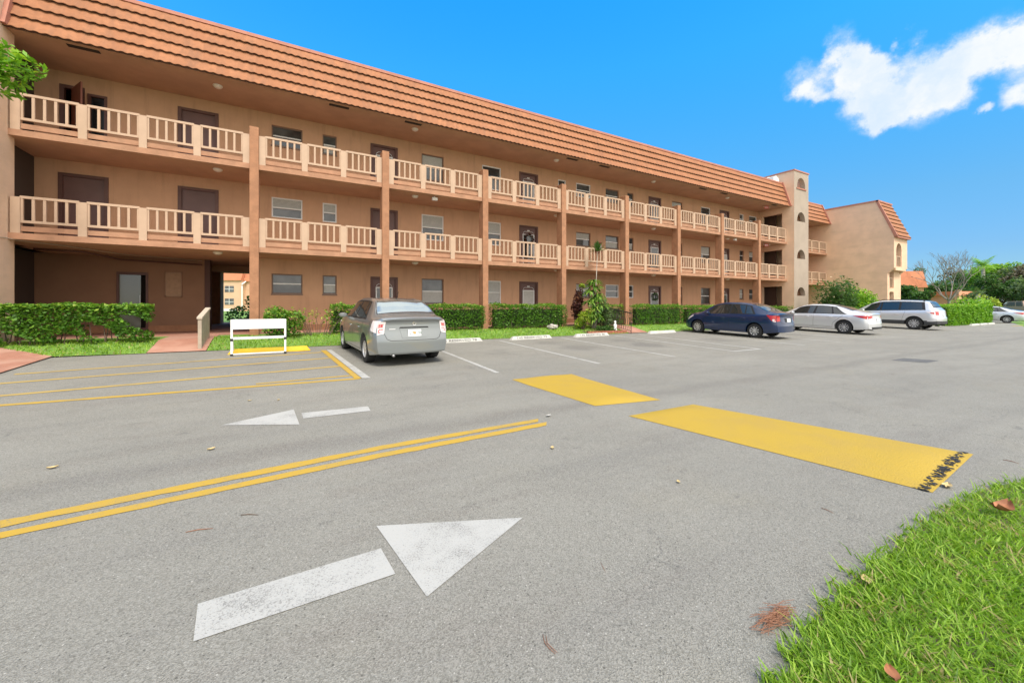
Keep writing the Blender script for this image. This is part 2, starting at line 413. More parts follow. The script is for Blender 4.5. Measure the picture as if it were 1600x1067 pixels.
def sheet(name, x0, x1, ys, m, lift=0.0, nx=40, kind='structure', hf=None):
    xs = np.linspace(x0, x1, nx); mb = MB(); vs = []
    for y in ys:
        for x in xs: vs.append((x, y, (hf or g)(x, y)+lift))
    fs = [(j*nx+i, j*nx+i+1, (j+1)*nx+i+1, (j+1)*nx+i) for j in range(len(ys)-1) for i in range(nx-1)]
    mb.add(vs, fs); o = mb.build(name, m); tag(o, kind=kind); return o

gd = MB(); gd.quad((-900, -900, -.62), (900, -900, -.62), (900, 900, -.62), (-900, 900, -.62))
tag(gd.build('ground', M_lawn), kind='structure')
sheet('parking_lot', -40, 110, [-25, -6, 0, 1.5, 3, 4.5, 6, 7.2, 8.4, 9.6, 10.95, 12.3, 13.15], M_asphalt, nx=151)
# grass bank under the hedges, one sheet per stretch so the paved paths keep their own place
BY = [13.14, 13.5, 13.85, 14.2, 15.0, 15.5]
def bank(name, x0, x1, ys=BY):
    return sheet(name, x0, x1, ys, M_lawn, lift=.012, nx=max(4, int((x1-x0)*2)))
bank('grass_bank', -1.98, 13.55); bank('grass_bank', 14.75, 30.9); bank('grass_bank', 33.1, 40.9, [13.14, 13.5, 13.85, 14.2, 15.0, 16.4])
# left triangular bed of lawn next to the brick apron
mb = MB()
pl = [(-4.85, 13.2), (-3.2, 13.14), (-3.2, 14.2), (-3.2, 15.5), (-6.25, 15.5), (-6.25, 14.2)]
vs = [(x, y, g(x, y)+.012) for x, y in pl]; mb.add(vs, [(0, 1, 2, 5), (5, 2, 3, 4)]); tag(mb.build('grass_bank', M_lawn), kind='structure')
# brick paving: apron at left, entrance path, walkway
mb = MB(); pl = [(-4.6, 9.6), (-4.85, 13.2), (-6.25, 14.2), (-14, 14.5), (-14, 9.6)]
mb.add([(x, y, g(x, y)+.02 if y < 14 else g(x, 14.2)+.004) for x, y in pl], [tuple(range(5))]); mb.add([(-4.6, 9.6, g(-4.6, 9.6)+.02), (-14, 9.6, g(-14, 9.6)+.02), (-14, 4, .1), (-5.0, 6.2, g(-5, 6.2)+.02)], [(0, 1, 2, 3)])
tag(mb.build('brick_apron', M_brick), kind='structure')
sheet('brick_path', -3.19, -1.99, [13.14, 13.5, 13.85, 14.2, 15.0, 15.52], M_brick, lift=.02, nx=3)
sheet('brick_path', 13.56, 14.74, [13.14, 13.5, 13.85, 14.2, 15.0, 15.52], M_brick, lift=.02, nx=3)
mb = MB(); mb.box(-8.2, 31.0, 15.5, 26.5, -.1, .45); tag(mb.build('walkway', M_brick), kind='structure')
mb = MB(); mb.box(-2.4, .2, 26.5, 42, -.1, .40); tag(mb.build('path', M_concrete), kind='structure')

mb = MB(); mb.quad((-60, 25.9, .30), (-2.41, 25.9, .30), (-2.41, 150, -.1), (-60, 150, -.1)); mb.quad((.21, 25.9, .30), (60, 25.9, .30), (60, 150, -.1), (.21, 150, -.1)); mb.quad((-2.41, 42, .26), (.21, 42, .26), (.21, 150, -.1), (-2.41, 150, -.1)); tag(mb.build('lawn', M_lawn), kind='structure')
# painted markings: a few mm above the asphalt, following its slope
def mark(name, poly, m, lift=.004, n=8):
    """quad by four ground points (a,b,c,d), subdivided to follow the ground"""
    a, b, c, d = [Vector((p[0], p[1], 0)) for p in poly]; vs = []; 
    n = max(n, int((b-a).length*9)); mj = random.Random(int(a.x*31+a.y*17)+n); jt = min(.009, .06*(d-a).length) if (d-a).length < .17 else 0.0
    for i in range(n+1):
        for j in range(3):
            p = a.lerp(b, i/n).lerp(d.lerp(c, i/n), j/2)
            if j != 1: q_ = (d-a).normalized()*mj.gauss(0, jt*.55); p = p+q_
            vs.append((p.x, p.y, g(p.x, p.y)+lift))
    mb = MB(); mb.add(vs, [(i*3+j, i*3+j+1, (i+1)*3+j+1, (i+1)*3+j) for i in range(n) for j in range(2)])
    return tag(mb.build(name, m), kind='structure')
def P2(*uv): return [at(u, v) for u, v in uv]
def line(name, x0, y0, x1, y1, wd, m, lift=.004, n=8):
    d = Vector((x1-x0, y1-y0)); d.normalize(); p = Vector((-d.y, d.x))*wd/2
    return mark(name, [(x0+p.x, y0+p.y), (x1+p.x, y1+p.y), (x1-p.x, y1-p.y), (x0-p.x, y0-p.y)], m, lift, n)

tr = P2((588, 822), (817, 809), (667, 933)); mb = MB(); mb.add([(x, y, z+.004) for x, y, z in tr], [(0, 1, 2)])
hd = mb.build('painted_arrow', M_pwhite); tag(hd, kind='structure')
mark('painted_arrow_tail', P2((309, 944), (595, 857), (618, 897), (302, 1003)), M_pwhite)
tr = P2((345, 664.5), (459, 640), (468, 663.5)); mb = MB(); mb.add([(x, y, z+.004) for x, y, z in tr], [(0, 1, 2)])
tag(mb.build('painted_arrow', M_pwhite), kind='structure')
mark('painted_arrow_tail', P2((471, 645.5), (575, 635), (579, 642), (474, 654)), M_pwhite)
for rows in (((0, 814, 824.5), (600, 695.6, 702), (841, 654.5, 659)), ((0, 832.5, 842), (600, 707, 714), (854, 659.5, 665))):
    (u0, a0, b0), (u1, a1, b1), (u2, a2, b2) = rows
    mark('centre_line', P2((u0, a0), (u1, a1), (u1, b1), (u0, b0)), M_pyellow, n=12)
    mark('centre_line', P2((u1, a1), (u2, a2), (u2, b2), (u1, b1)), M_pyellow)
    p0, q0 = at(u0, a0), at(u0, b0); p1, q1 = at(u1, a1), at(u1, b1)
    ext = lambda p, q: (p[0]-(q[0]-p[0])*1.0, p[1]-(q[1]-p[1])*1.0)
    mark('centre_line', [ext(p0, p1), p0[:2], q0[:2], ext(q0, q1)], M_pyellow)
for (ua, va, ub, vb, wd, m) in ((22, 585, 502, 550.5, .125, M_pworn), (-60, 604, 515, 559.5, .125, M_pworn), (-60, 624, 532, 572, .125, M_pworn), (-60, 638, 562, 591.5, .12, M_pyellow), (400, 600, 551, 586.5, .08, M_pyellow)):
    a, b = at(ua, va), at(ub, vb); line('zone_line', a[0], a[1], b[0], b[1], wd, m, n=14)
mark('zone_edge_line', P2((500.5, 547.5), (509.5, 547.5), (565, 591.5), (554, 591.5)), M_pyellow, .007)
mark('stall_line', P2((510, 547), (518, 547), (579.5, 591), (566, 591.5)), M_pwhite, .008)
for x in (3.72, 6.48, 9.22, 12.0, 13.42, 16.2, 18.95, 21.7, 24.45, 27.2, 29.95, 32.7, 35.45, 38.2):
    line('stall_line', x+.05, 12.55, x, 7.25, .10, M_pwhite)
line('stall_line', 12.05, 7.3, 13.37, 7.3, .10, M_pwhite, .004, 2)
line('road_edge_line', 47, 7.4, 70, 7.2, .14, M_pyellow)
line('road_edge_line', 44, 8.3, 60, 8.6, .10, M_pwhite)
# repaired patch
mark('asphalt_patch', P2((1392, 563), (1412, 559.5), (1468, 563.5), (1448, 567)), mat('patch_asphalt', (.11, .11, .108), .9, .15, 6, .3, 60))

# ------------------------------------------------------------------ speed humps
def hump(poly, nx=22, ny=14, h=.055, label='', scuff=False):
    a, b, c, d = [Vector((p[0], p[1], 0)) for p in poly]   # a-b one short side, d-c the other
    vs = []
    for i in range(nx+1):
        for j in range(ny+1):
            p = a.lerp(d, i/nx).lerp(b.lerp(c, i/nx), j/ny)
            e = min(1, min(i, nx-i)/1.6); k = math.sin(math.pi*j/ny)**.7
            vs.append((p.x, p.y, g(p.x, p.y)+.004+h*e*k))
    mb = MB(); mb.add(vs, [(i*(ny+1)+j, i*(ny+1)+j+1, (i+1)*(ny+1)+j+1, (i+1)*(ny+1)+j) for i in range(nx) for j in range(ny)])
    o = mb.build('speed_hump', M_hump, smooth=True); tag(o, label, 'speed hump', 'yellow speed humps across the road')
    if scuff:
        # rubbed-off black patches near the end: small irregular chips lying on the paint
        mb = MB()
        for _ in range(330):
            f = min(1.0, max(0.0, random.gauss(.5, .27))); e = .981+random.gauss(0, .0065)-.010*(f > .62)*random.random()
            if e > .995 or random.random() > (.3+.65*abs(math.sin(f*9+1.3))): continue
            p = a.lerp(d, e).lerp(b.lerp(c, e), f); kk = math.sin(math.pi*f)**.7*min(1, (1-e)*nx/1.6)
            r = random.uniform(.005, .022); th0 = random.random()*6
            poly = [(p.x+r*random.uniform(.5, 1)*math.cos(th0+q*1.05), p.y+r*random.uniform(.5, 1)*1.2*math.sin(th0+q*1.05)) for q in range(6)]
            mb.add([(x, y, g(x, y)+.009+h*kk) for x, y in poly], [tuple(range(6))])
        tag(mb.build('worn_chips', mat('rubbed_asphalt', (.03, .03, .03), .9), o), kind='stuff')
    return o
hump(P2((800, 593), (893, 584.5), (1032, 625), (930, 634.5)), label='short yellow speed hump between the stalls and the road joint')
hump(P2((982, 650), (1083, 632), (1521, 710), (1457, 770)), label='long yellow speed hump with black scuffs at its end beside the lawn', scuff=True)

# ------------------------------------------------------------------ apartment building
B = 4.07; CX = [-1.04+B*i for i in range(8)]; XL, XR = -6.3, 31.0
YF, YW = 15.0, 16.9; S2, S3, SO = 3.10, 5.75, 8.42; TH = .16; F1 = .45
bd = empty('apartment_building', (12, 20, 0), label='long three storey tan apartment building with orange tiled mansard roof and cream walkway railings', cat='building')
bd.location = (0, 0, 0)
floors = [F1, S2+TH, S3+TH]; ceil_ = [S2, S3, SO]
UNIT = [('W', -.14), ('w', 1.3), ('D', 3.37), ('V', 5.45), ('V', 8.35), ('D', 10.43), ('w', 12.5), ('W', 13.95)]
openings = [[], [], []]   # per floor (type, x0,x1,z0,z1)
for fl in range(3):
    f = floors[fl]
    for k in range(2):
        for ty, x in UNIT:
            x = x+16.2*k
            if ty == 'D': openings[fl].append(('D', x-.54, x+.54, f, f+2.12))
            elif ty == 'W': openings[fl].append(('W', x-.5, x+.5, f+1.37, f+2.11))
            elif ty == 'V': openings[fl].append(('V', x-.5, x+.5, f+1.0, f+2.11))
            else: openings[fl].append(('w', x-.25, x+.25, f+1.37, f+2.11))
    if fl > 0:
        if fl == 1: openings[fl].append(('D', -6.08, -5.0, f, f+2.12))
        else:
            openings[fl].append(('O', -6.05, -5.53, f, f+2.12)); openings[fl].append(('X', -5.46, -5.02, f, f+1.98))
        openings[fl].append(('D', -3.3, -2.22, f, f+2.12))
YL = 18.5; LOB = [('G', -5.26, -4.44, F1, F1+2.1)]
def wall_sheet(mb, x0, x1, z0, z1, ops, y, mi=0):
    xs = sorted({x0, x1, *[v for o in ops for v in (o[1], o[2])]}); zs = sorted({z0, z1, *[v for o in ops for v in (o[3], o[4])]})
    for xa, xb in zip(xs, xs[1:]):
        for za, zb in zip(zs, zs[1:]):
            cx, cz = (xa+xb)/2, (za+zb)/2
            if any(o[1] < cx < o[2] and o[3] < cz < o[4] for o in ops): continue
            mb.quad((xa, y, za), (xb, y, za), (xb, y, zb), (xa, y, zb), mi)
mb = MB()
X1 = -1.1   # ground floor wall starts after the passage
wall_sheet(mb, X1, XR, F1, S2, [o for o in openings[0] if o[1] > X1], YW)
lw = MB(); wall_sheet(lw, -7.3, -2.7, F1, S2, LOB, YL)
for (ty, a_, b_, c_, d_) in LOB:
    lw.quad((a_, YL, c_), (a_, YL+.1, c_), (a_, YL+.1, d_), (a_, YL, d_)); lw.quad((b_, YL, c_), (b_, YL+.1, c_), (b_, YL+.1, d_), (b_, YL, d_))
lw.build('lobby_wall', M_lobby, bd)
for fl in (1, 2): wall_sheet(mb, -6.9, XR, floors[fl], ceil_[fl], openings[fl], YW)
# reveals
for fl in range(3):
    for (ty, x0, x1, z0, z1) in openings[fl]:
        d = .12
        mb.quad((x0, YW, z0), (x0, YW+d, z0), (x0, YW+d, z1), (x0, YW, z1)); mb.quad((x1, YW, z0), (x1, YW+d, z0), (x1, YW+d, z1), (x1, YW, z1))
        mb.quad((x0, YW, z1), (x1, YW, z1), (x1, YW+d, z1), (x0, YW+d, z1)); mb.quad((x0, YW, z0), (x1, YW, z0), (x1, YW+d, z0), (x0, YW+d, z0))
# body of the building behind: roof deck, back wall and ends
mb.box(-2.45+1.35, XR, 25.7, 25.82, -.3, 10.1); mb.box(-8.3, -3.9, 25.7, 25.82, -.3, 10.1); mb.box(-3.9, X1, 25.7, 25.82, S2, 10.1)
mb.quad((X1, YW, F1), (X1, 25.7, F1), (X1, 25.7, S2), (X1, YW, S2))
mb.quad((-3.95, YL+.35, F1), (-3.95, 25.7, F1), (-3.95, 25.7, S2), (-3.95, YL+.35, S2))
mb.quad((-3.95, YL+.35, F1), (-2.7, YL+.35, F1), (-2.7, YL+.35, S2), (-3.95, YL+.35, S2))
mb.build('wall', M_wall, bd)
mb = MB(); mb.box(-2.84, -2.68, YL-.03, YL+.36, F1, S2); mb.build('passage_post', mat('dark_post', (.09, .04, .03), .7), bd)
mb = MB(); mb.box(-3.60, -3.12, 24.4, 25.5, .40, S2); mb.build('passage_pier', M_rust, bd)
# dark rooms behind openings
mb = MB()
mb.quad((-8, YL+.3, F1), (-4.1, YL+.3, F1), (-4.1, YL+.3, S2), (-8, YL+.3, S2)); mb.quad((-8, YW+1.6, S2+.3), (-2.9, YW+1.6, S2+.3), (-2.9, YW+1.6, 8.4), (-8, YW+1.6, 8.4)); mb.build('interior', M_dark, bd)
# skirting
mb = MB(); mb.box(X1, XR, YW-.02, YW+.02, F1, F1+.22); mb.box(-7.2, -5.27, YL-.02, YL+.02, F1, F1+.22); mb.box(-4.43, -2.84, YL-.02, YL+.02, F1, F1+.22)
mb.build('skirting', M_rust, bd)
# slabs
for z in (S2, S3):
    mb = MB(); mb.box(XL-.4, XR, YF if z else YF, YW, z, z+TH)
    o = mb.build('walkway_slab', [M_slab, M_ceil], bd)
    for p in o.data.polygons:
        if p.normal.z < -.5: p.material_index = 1
    o.data.update()
mb = MB(); mb.quad((-6.9, YW, S2), (X1, YW, S2), (X1, 25.7, S2), (-6.9, 25.7, S2)); mb.box(-3.9, X1, 21, 21.3, S2-.25, S2-.001); mb.build('passage_ceiling', M_ceil, bd)
mb = MB(); mb.box(XL, XR, 14.92, YW, SO, SO+.06); mb.box(XL-.45, XL, 15.3, YW, SO, SO+.06); mb.build('soffit', M_ceil, bd)
# soffit vents, ceiling lights
for x in (-4.96, 1.47, 4.1, 11.8, 13.85, 21.7, 23.8, 29.6):
    mb = MB(); mb.box(x-.32, x+.32, 15.05, 15.2, SO-.012, SO-.001)
    for q in range(5): mb.box(x-.3+.12*q, x-.22+.12*q, 15.07, 15.18, SO-.016, SO-.0125)
    mb.build('soffit_vent', M_dark, bd)
M_lens = mat('lamp_lens', (.7, .62, .52), .4)
for fl, z in ((1, S2), (2, S3), (3, SO)):
    for x in (-2.06, 4.3, 11.2, 17.95, 24.9):
        mb = MB(); mb.lathe([(.0, -.085), (.06, -.08), (.11, -.05), (.13, -.02), (.135, 0)], (x, 15.6, z), n=16)
        mb.build('ceiling_light', M_lens, bd, smooth=True)
# columns
for x in CX:
    mb = MB(); mb.box(x-.125, x+.125, 14.93, 15.36, .1, 7.08)
    o = mb.build('column', M_rust, bd)
    m = o.modifiers.new('bev', 'BEVEL'); m.width = .012; m.segments = 2
# railings
def railing(x0, x1, zs, npan, y=YF+.03, parent=bd):
    wp = .175; r = empty('railing', (0, 0, 0)); r.parent = parent
    xs = [x0+wp/2+(x1-x0-wp)*k/npan for k in range(npan+1)]
    for xc in xs:
        mb = MB(); mb.box(xc-wp/2, xc+wp/2, y-.02, y+.10, zs+.0015, zs+.93); mb.build('post', M_cream, r)
    for xa, xb in zip(xs, xs[1:]):
        a, b = xa+wp/2-.012, xb-wp/2+.012
        mb = MB(); mb.box(a, b, y+.0, y+.07, zs+.90, zs+.965); mb.box(a, b, y+.0, y+.07, zs+.27, zs+.335)
        st = .055; xs_ = [a+.002+(b-a-st-.004)*k/5 for k in range(6)]
        for q in xs_: mb.box(q, q+st, y+.008, y+.058, zs+.335, zs+.90)
        mb.build('baluster_panel', M_cream, r)
    mb = MB(); mb.box(x0, x1, y+.022, y+.055, zs+.055, zs+.185); mb.build('kick_board', M_slab, r)
    return r
for zs in (S2+TH, S3+TH):
    railing(XL+.03, CX[0]-.13, zs, 4)
    for i in range(7): railing(CX[i]+.13, CX[i+1]-.13, zs, 3)
    railing(CX[7]+.13, XR-.02, zs, 3)
# windows and doors
M_wf = [M_white, M_bronze]
cnt = 0
def window(x0, x1, z0, z1, white, blind, y=YW, parent=bd):
    fr = MB(); t_ = .045; a, b = (y+.02, y+.10) if white else (y+.055, y+.115)
    fr.box(x0, x0+t_, a, b, z0, z1); fr.box(x1-t_, x1, a, b, z0, z1); fr.box(x0+t_, x1-t_, a, b, z1-t_, z1); fr.box(x0+t_, x1-t_, a, b, z0, z0+t_)
    w_ = fr.build('window', M_white if white else M_bronze, parent)
    zm = (z0+z1)/2; br = MB(); br.box(x0+t_, x1-t_, a+.005, b-.004, zm-.02, zm+.025)
    br.build('sash_bar', M_white, w_)
    p = MB(); p.quad((x0+t_, b-.02, z0+t_), (x1-t_, b-.02, z0+t_), (x1-t_, b-.02, z1-t_), (x0+t_, b-.02, z1-t_)); p.build('pane', M_glass, w_)
    if blind:
        p = MB(); za, zb = {1: (zm+.026, z1-t_), 2: (z0+t_+.032, zm-.022), 3: (z0+t_+.032, z1-t_)}[blind]; n = int((zb-za)/.045)
        for k in range(n):
            if abs(za+(k+.5)*(zb-za)/n-zm) < .03: continue
            p.box(x0+t_, x1-t_, b-.030, b-.024, za+(zb-za)*k/n, za+(zb-za)*(k+.86)/n)
        p.build('blind', M_blind, w_)
    s_ = MB(); s_.box(x0-.02, x1+.02, y-.03, y+.06, z0-.045, z0-.003); s_.build('sill', M_wall if white else M_bronze, w_)
    return w_
def door(x0, x1, z0, z1, style, y=YW, parent=bd):
    fr = MB(); k = .09
    fr.box(x0-.01, x0+k, y-.025, y+.10, z0, z1); fr.box(x1-k, x1+.01, y-.025, y+.10, z0, z1); fr.box(x0+k, x1-k, y-.025, y+.10, z1-k, z1)
    o = fr.build('door', M_brown, parent)
    lf = MB(); lf.box(x0+k, x1-k, y+.04, y+.08, z0+.01, z1-k); lf.build('door_leaf', M_leafdoor, o)
    kn = MB(); kn.lathe([(0, -.06), (.028, -.05), (.03, -.02), (.012, 0)], (x0+k+.09, y+.03, z0+.98), 'y', 10); kn.build('knob', M_chrome, o, smooth=True)
    if style >= 1:
        pn = MB(); pn.box((x0+x1)/2-.07, (x0+x1)/2+.07, y+.028, y+.039, z1-.26, z1-.21); pn.build('number_plate', M_white, o)
        sc = MB(); a, b = x0+.2, x1-.2; zt = z1-.42; q = .04; yy = y+.012
        sc.box(a, a+q, yy, yy+.026, z0+.08, zt); sc.box(b-q, b, yy, yy+.026, z0+.08, zt); sc.box(a+q, b-q, yy, yy+.026, zt-q, zt); sc.box(a+q, b-q, yy, yy+.026, z0+.08, z0+.16)
        # curved moulding above
        pts = [((a+b)/2+(b-a)*.46*math.cos(th), yy+.016, zt+.02+.11*min(1, 1.5*math.sin(th))) for th in np.linspace(0, math.pi, 9)]
        sc.tube(pts, .009, 5)
        sc.build('screen_door', M_white, o)
        gl = MB(); gl.box(a+q, b-q, yy+.008, yy+.016, z0+.16, zt-q); gl.build('screen_glass', M_glass if style == 1 else M_blind, o)
    return o
wstyle = {}
for fl in range(3):
    for i, (ty, x0, x1, z0, z1) in enumerate(openings[fl]):
        rr = random.Random(fl*100+i*7+3)
        if ty in 'WVw':
            white = (fl, i) in {(1, 0), (1, 1), (1, 3), (1, 4), (1, 6), (2, 4), (2, 6), (2, 7), (2, 12), (0, 8), (0, 9), (2, 14), (2, 15)} or (fl == 0 and i == 4)
            blind = {(0, 1): 2, (2, 3): 1, (1, 3): 1, (1, 0): 1, (1, 1): 1, (1, 7): 1, (1, 8): 2, (2, 0): 0, (0, 4): 3, (1, 9): 2, (0, 14): 3}.get((fl, i), rr.choice([0, 0, 1, 2]))
            window(x0, x1, z0, z1, white, blind)
        elif ty == 'D':
            st = 0 if x0 < -2 else (1 if (fl, i) in ((2, 2), (0, 2), (0, 13), (1, 5)) else rr.choice([1, 1, 2]))
            if (fl, i) == (1, 2): st = 0
            if (fl, i) == (0, 5): st = 2
            d_ = door(x0, x1, z0, z1, st)
# open storage door on the top floor
o = door(-6.05, -5.53, floors[2], floors[2]+2.12, 0); 
for ch in list(o.children):
    if ch.name.startswith(('door_leaf', 'knob')): bpy.data.objects.remove(ch)
mb = MB(); mb.box(0, .80, -.02, .02, floors[2]+.02, floors[2]+2.02); lf = mb.build('door_leaf', mat('open_door_red', (.20, .055, .03), .5, .1, 3), o); lf.location = (-5.78, YW-.04, 0); lf.rotation_euler = (0, 0, R(-58))
mb = MB(); k = .07; f = floors[2]
mb.box(-5.46, -5.46+k, YW-.02, YW+.1, f, f+1.98); mb.box(-5.02-k, -5.02, YW-.02, YW+.1, f, f+1.98); mb.box(-5.46+k, -5.02-k, YW-.02, YW+.1, f+1.98-k, f+1.98)
o = mb.build('door', M_brown, bd); mb = MB(); mb.box(-5.39, -5.09, YW+.06, YW+.09, f, f+1.91); mb.build('door_leaf', mat('black_screen', (.012, .016, .018), .2), o)
# glass lobby door
mb = MB(); YWk = YW; YW = YL; x0, x1, z0, z1 = -5.26, -4.44, F1, F1+2.1
for (a, b, c, d) in ((x0, x0+.06, z0, z1), (x1-.06, x1, z0, z1), (x0+.06, x1-.06, z1-.09, z1), (x0+.06, x1-.06, z0, z0+.15)): mb.box(a, b, YW-.03, YW+.08, c, d)
o = mb.build('door', M_brown, bd)
mb = MB(); mb.box(x0+.06, x1-.2, YW+.02, YW+.035, z0+.15, z1-.09); mb.build('door_glass', mat('lobby_glass', (.17, .17, .14), .08, spec=.8), o)
mb = MB(); mb.box(x1-.22, x1-.19, YW-.06, YW-.03, z0+.9, z0+1.3); mb.build('door_handle', M_metal, o)
# notice board frame on the lobby wall
mb = MB(); x0, x1, z0, z1 = -3.98, -3.50, F1+1.25, F1+2.15
for (a, b, c, d) in ((x0, x0+.03, z0, z1), (x1-.03, x1, z0, z1), (x0, x1, z1-.03, z1), (x0, x1, z0, z0+.03)): mb.box(a, b, YW-.04, YW-.002, c, d)
nb = mb.build('notice_board', mat('board_frame', (.30, .17, .10), .6), None, fix=True); tag(nb, 'shallow brown framed notice board on the lobby wall beside the glass door', 'notice board')
mb = MB(); mb.box(x0+.03, x1-.03, YW-.02, YW-.003, z0+.03, z1-.03); mb.build('backing', mat('board_back', (.36, .22, .13), .7, .1, 9), nb)

YW = YWk
# mansard roof
def mansard(x0, x1, y0, z0, y1, z1, n, parent, name='roof', capx=True):
    sl_ = Vector((0, y1-y0, z1-z0)); Ls = sl_.length; s_ = sl_.normalized(); nn = Vector((0, -s_.z, s_.y))
    nx = int((x1-x0)/.0335)+1; xs = np.linspace(x0, x1, nx); ce = Ls/n
    V = []; Fq = []; o = 0
    for k in range(n):
        rows = [(k*ce+.012, .0), (k*ce-.0, .072), (k*ce+.02, .076), ((k+.55)*ce, .035), ((k+1)*ce+.01, .012)]
        for ri, (dist, off) in enumerate(rows):
            wv = np.cos(2*np.pi*xs/.205)
            wob = 0.004*np.sin(xs*1.7+k)
            oo = off+wob+(wv*.004 if ri > 0 else 0); dd = dist+(wv*(.013 if ri < 3 else 0))
            P = np.zeros((nx, 3)); P[:, 0] = xs; P[:, 1] = y0+s_.y*dd+nn.y*oo; P[:, 2] = z0+s_.z*dd+nn.z*oo
            V.append(P)
        for r_ in range(4):
            i = np.arange(nx-1)+o+r_*nx
            Fq.append(np.stack([i, i+1, i+1+nx, i+nx], 1))
        o += 5*nx
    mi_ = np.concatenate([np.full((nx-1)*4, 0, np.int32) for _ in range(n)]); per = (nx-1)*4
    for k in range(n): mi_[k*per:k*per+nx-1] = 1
    ob = fast_mesh(name, np.concatenate(V), np.concatenate(Fq), [M_roof, M_tileshade], parent=parent, midx=mi_)
    mb = MB(); mb.box(x0, x1, y1-.06, y1+.12, z1-.03, z1+.07); mb.build('ridge_cap', M_rooftrim, ob)
    # solid backing so no light leaks
    mb = MB(); mb.prism([(y0+.07, z0+.14), (y1+.02, z1-.04), (y1+.6, z1-.04), (y1+.6, z0+.14)], x0+.005, x1-.005, axis='x'); mb.build('roof_backing', M_dark, ob)
    return ob
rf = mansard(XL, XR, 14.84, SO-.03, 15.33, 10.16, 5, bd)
mb = MB(); mb.box(-8.3, XR, 15.4, 25.9, 9.9, 10.1); mb.build('flat_roof', M_flat, rf)
def rake(x, y0, z0, y1, z1, parent, sgn=-1):
    mb = MB(); mb.prism([(y0-.10, z0-.02), (y1-.08, z1+.08), (y1+.16, z1+.08), (y0+.14, z0-.02)], x, x+.09, axis='x'); mb.build('rake_board', M_rooftrim, parent)
rake(XL+.002, 14.76, SO+.02, 15.31, 10.16, rf); rake(XR-.09, 14.76, SO+.02, 15.31, 10.16, rf)

# arched wall panel
def arch_wall(mb, x0, x1, z0, z1, arches, y, th, mi=0, seg=12, sides=True):
    """vertical wall with openings (cx, z_sill, width, spring height above sill); round heads"""
    arches = sorted(arches, key=lambda a: a[1]); zc = z0
    def Q(*p): mb.add([(a, b, c) for a, b, c in p], [tuple(range(len(p)))], mi)
    for yy in (y, y+th):
        zc = z0
        for i, (cx, zs, wd, hs, rise) in enumerate(arches):
            zn = zs+hs+rise+.06; a, b = cx-wd/2, cx+wd/2
            Q((x0, yy, zc), (x1, yy, zc), (x1, yy, zs), (x0, yy, zs))
            Q((x0, yy, zs), (a, yy, zs), (a, yy, zn), (x0, yy, zn)); Q((b, yy, zs), (x1, yy, zs), (x1, yy, zn), (b, yy, zn))
            pts = [(cx-wd/2*math.cos(q), zs+hs+rise*math.sin(q)) for q in np.linspace(0, math.pi, seg+1)]
            for (xa, za), (xb, zb) in zip(pts, pts[1:]): Q((xa, yy, za), (xb, yy, zb), (xb, yy, zn), (xa, yy, zn))
            zc = zn
        Q((x0, yy, zc), (x1, yy, zc), (x1, yy, z1), (x0, yy, z1))
    if sides: Q((x0, y, z0), (x0, y+th, z0), (x0, y+th, z1), (x0, y, z1)); Q((x1, y, z0), (x1, y+th, z0), (x1, y+th, z1), (x1, y, z1))
    for (cx, zs, wd, hs, rise) in arches:
        a, b = cx-wd/2, cx+wd/2
        pts = [(a, zs)]+[(cx-wd/2*math.cos(q), zs+hs+rise*math.sin(q)) for q in np.linspace(0, math.pi, seg+1)]+[(b, zs)]
        for (xa, za), (xb, zb) in zip(pts, pts[1:]+pts[:1]): Q((xa, y, za), (xb, y, zb), (xb, y+th, zb), (xa, y+th, za))
# stair tower at the far end of the walkway
YT = 14.53; XT = 33.0; ZT = 10.9
tw = empty('stair_tower', (0, 0, 0)); tw.parent = bd
mb = MB()
ft = MB(); arch_wall(ft, XR, XT, -.2, ZT, [(31.97, 2.05, 1.12, .06, .56), (31.97, 4.70, 1.12, .08, .58), (31.97, 7.37, 1.12, .08, .60), (31.97, 9.75, 1.12, .16, .60)], YT, .3, sides=False)
ft.build('tower_front', M_tower_skylit, tw)
for xx in (XR, XT): mb.quad((xx, YT, -.2), (xx, YT+.3, -.2), (xx, YT+.3, ZT), (xx, YT, ZT))
mb.box(XR, XR+.28, YT+.3, 15.32, -.2, ZT); mb.box(XT-.28, XT, YT+.3, 20.5, -.2, ZT)
for za, zb in ((S2-.35, S2+TH), (S3-.35, S3+TH), (8.02, ZT)): mb.box(XR+.001, XR+.28, 15.32, 16.7, za, zb)
mb.box(XR+.001, XR+.28, 16.7, 20.5, -.2, ZT); mb.box(XR+.28, XT-.28, 20.3, 20.5, -.2, ZT); mb.box(XR+.28, XT-.28, YT+.3, 20.3, 9.55, 9.7)
mb.build('tower_wall', M_tower, tw)
mb = MB(); mb.box(XR-.04, XT+.04, YT-.04, YT+.36, ZT, ZT+.09); mb.box(XR-.04, XR+.32, YT+.36, 20.54, ZT, ZT+.09); mb.box(XT-.32, XT+.04, YT+.36, 20.54, ZT, ZT+.09); mb.box(31.3, 32.62, YT-.05, YT+.30, 9.66, 9.745)
mb.build('coping', M_rooftrim, tw)
mb = MB()
for z in (S2, S3): mb.box(XR+.28, XT-.28, YT+.8, 17.2, z, z+TH)
mb.box(XR+.9, XR+1.0, 16.2, 20.2, F1, SO); mb.build('stair_landing', mat('stair_inside', (.10, .06, .045), .9), tw)
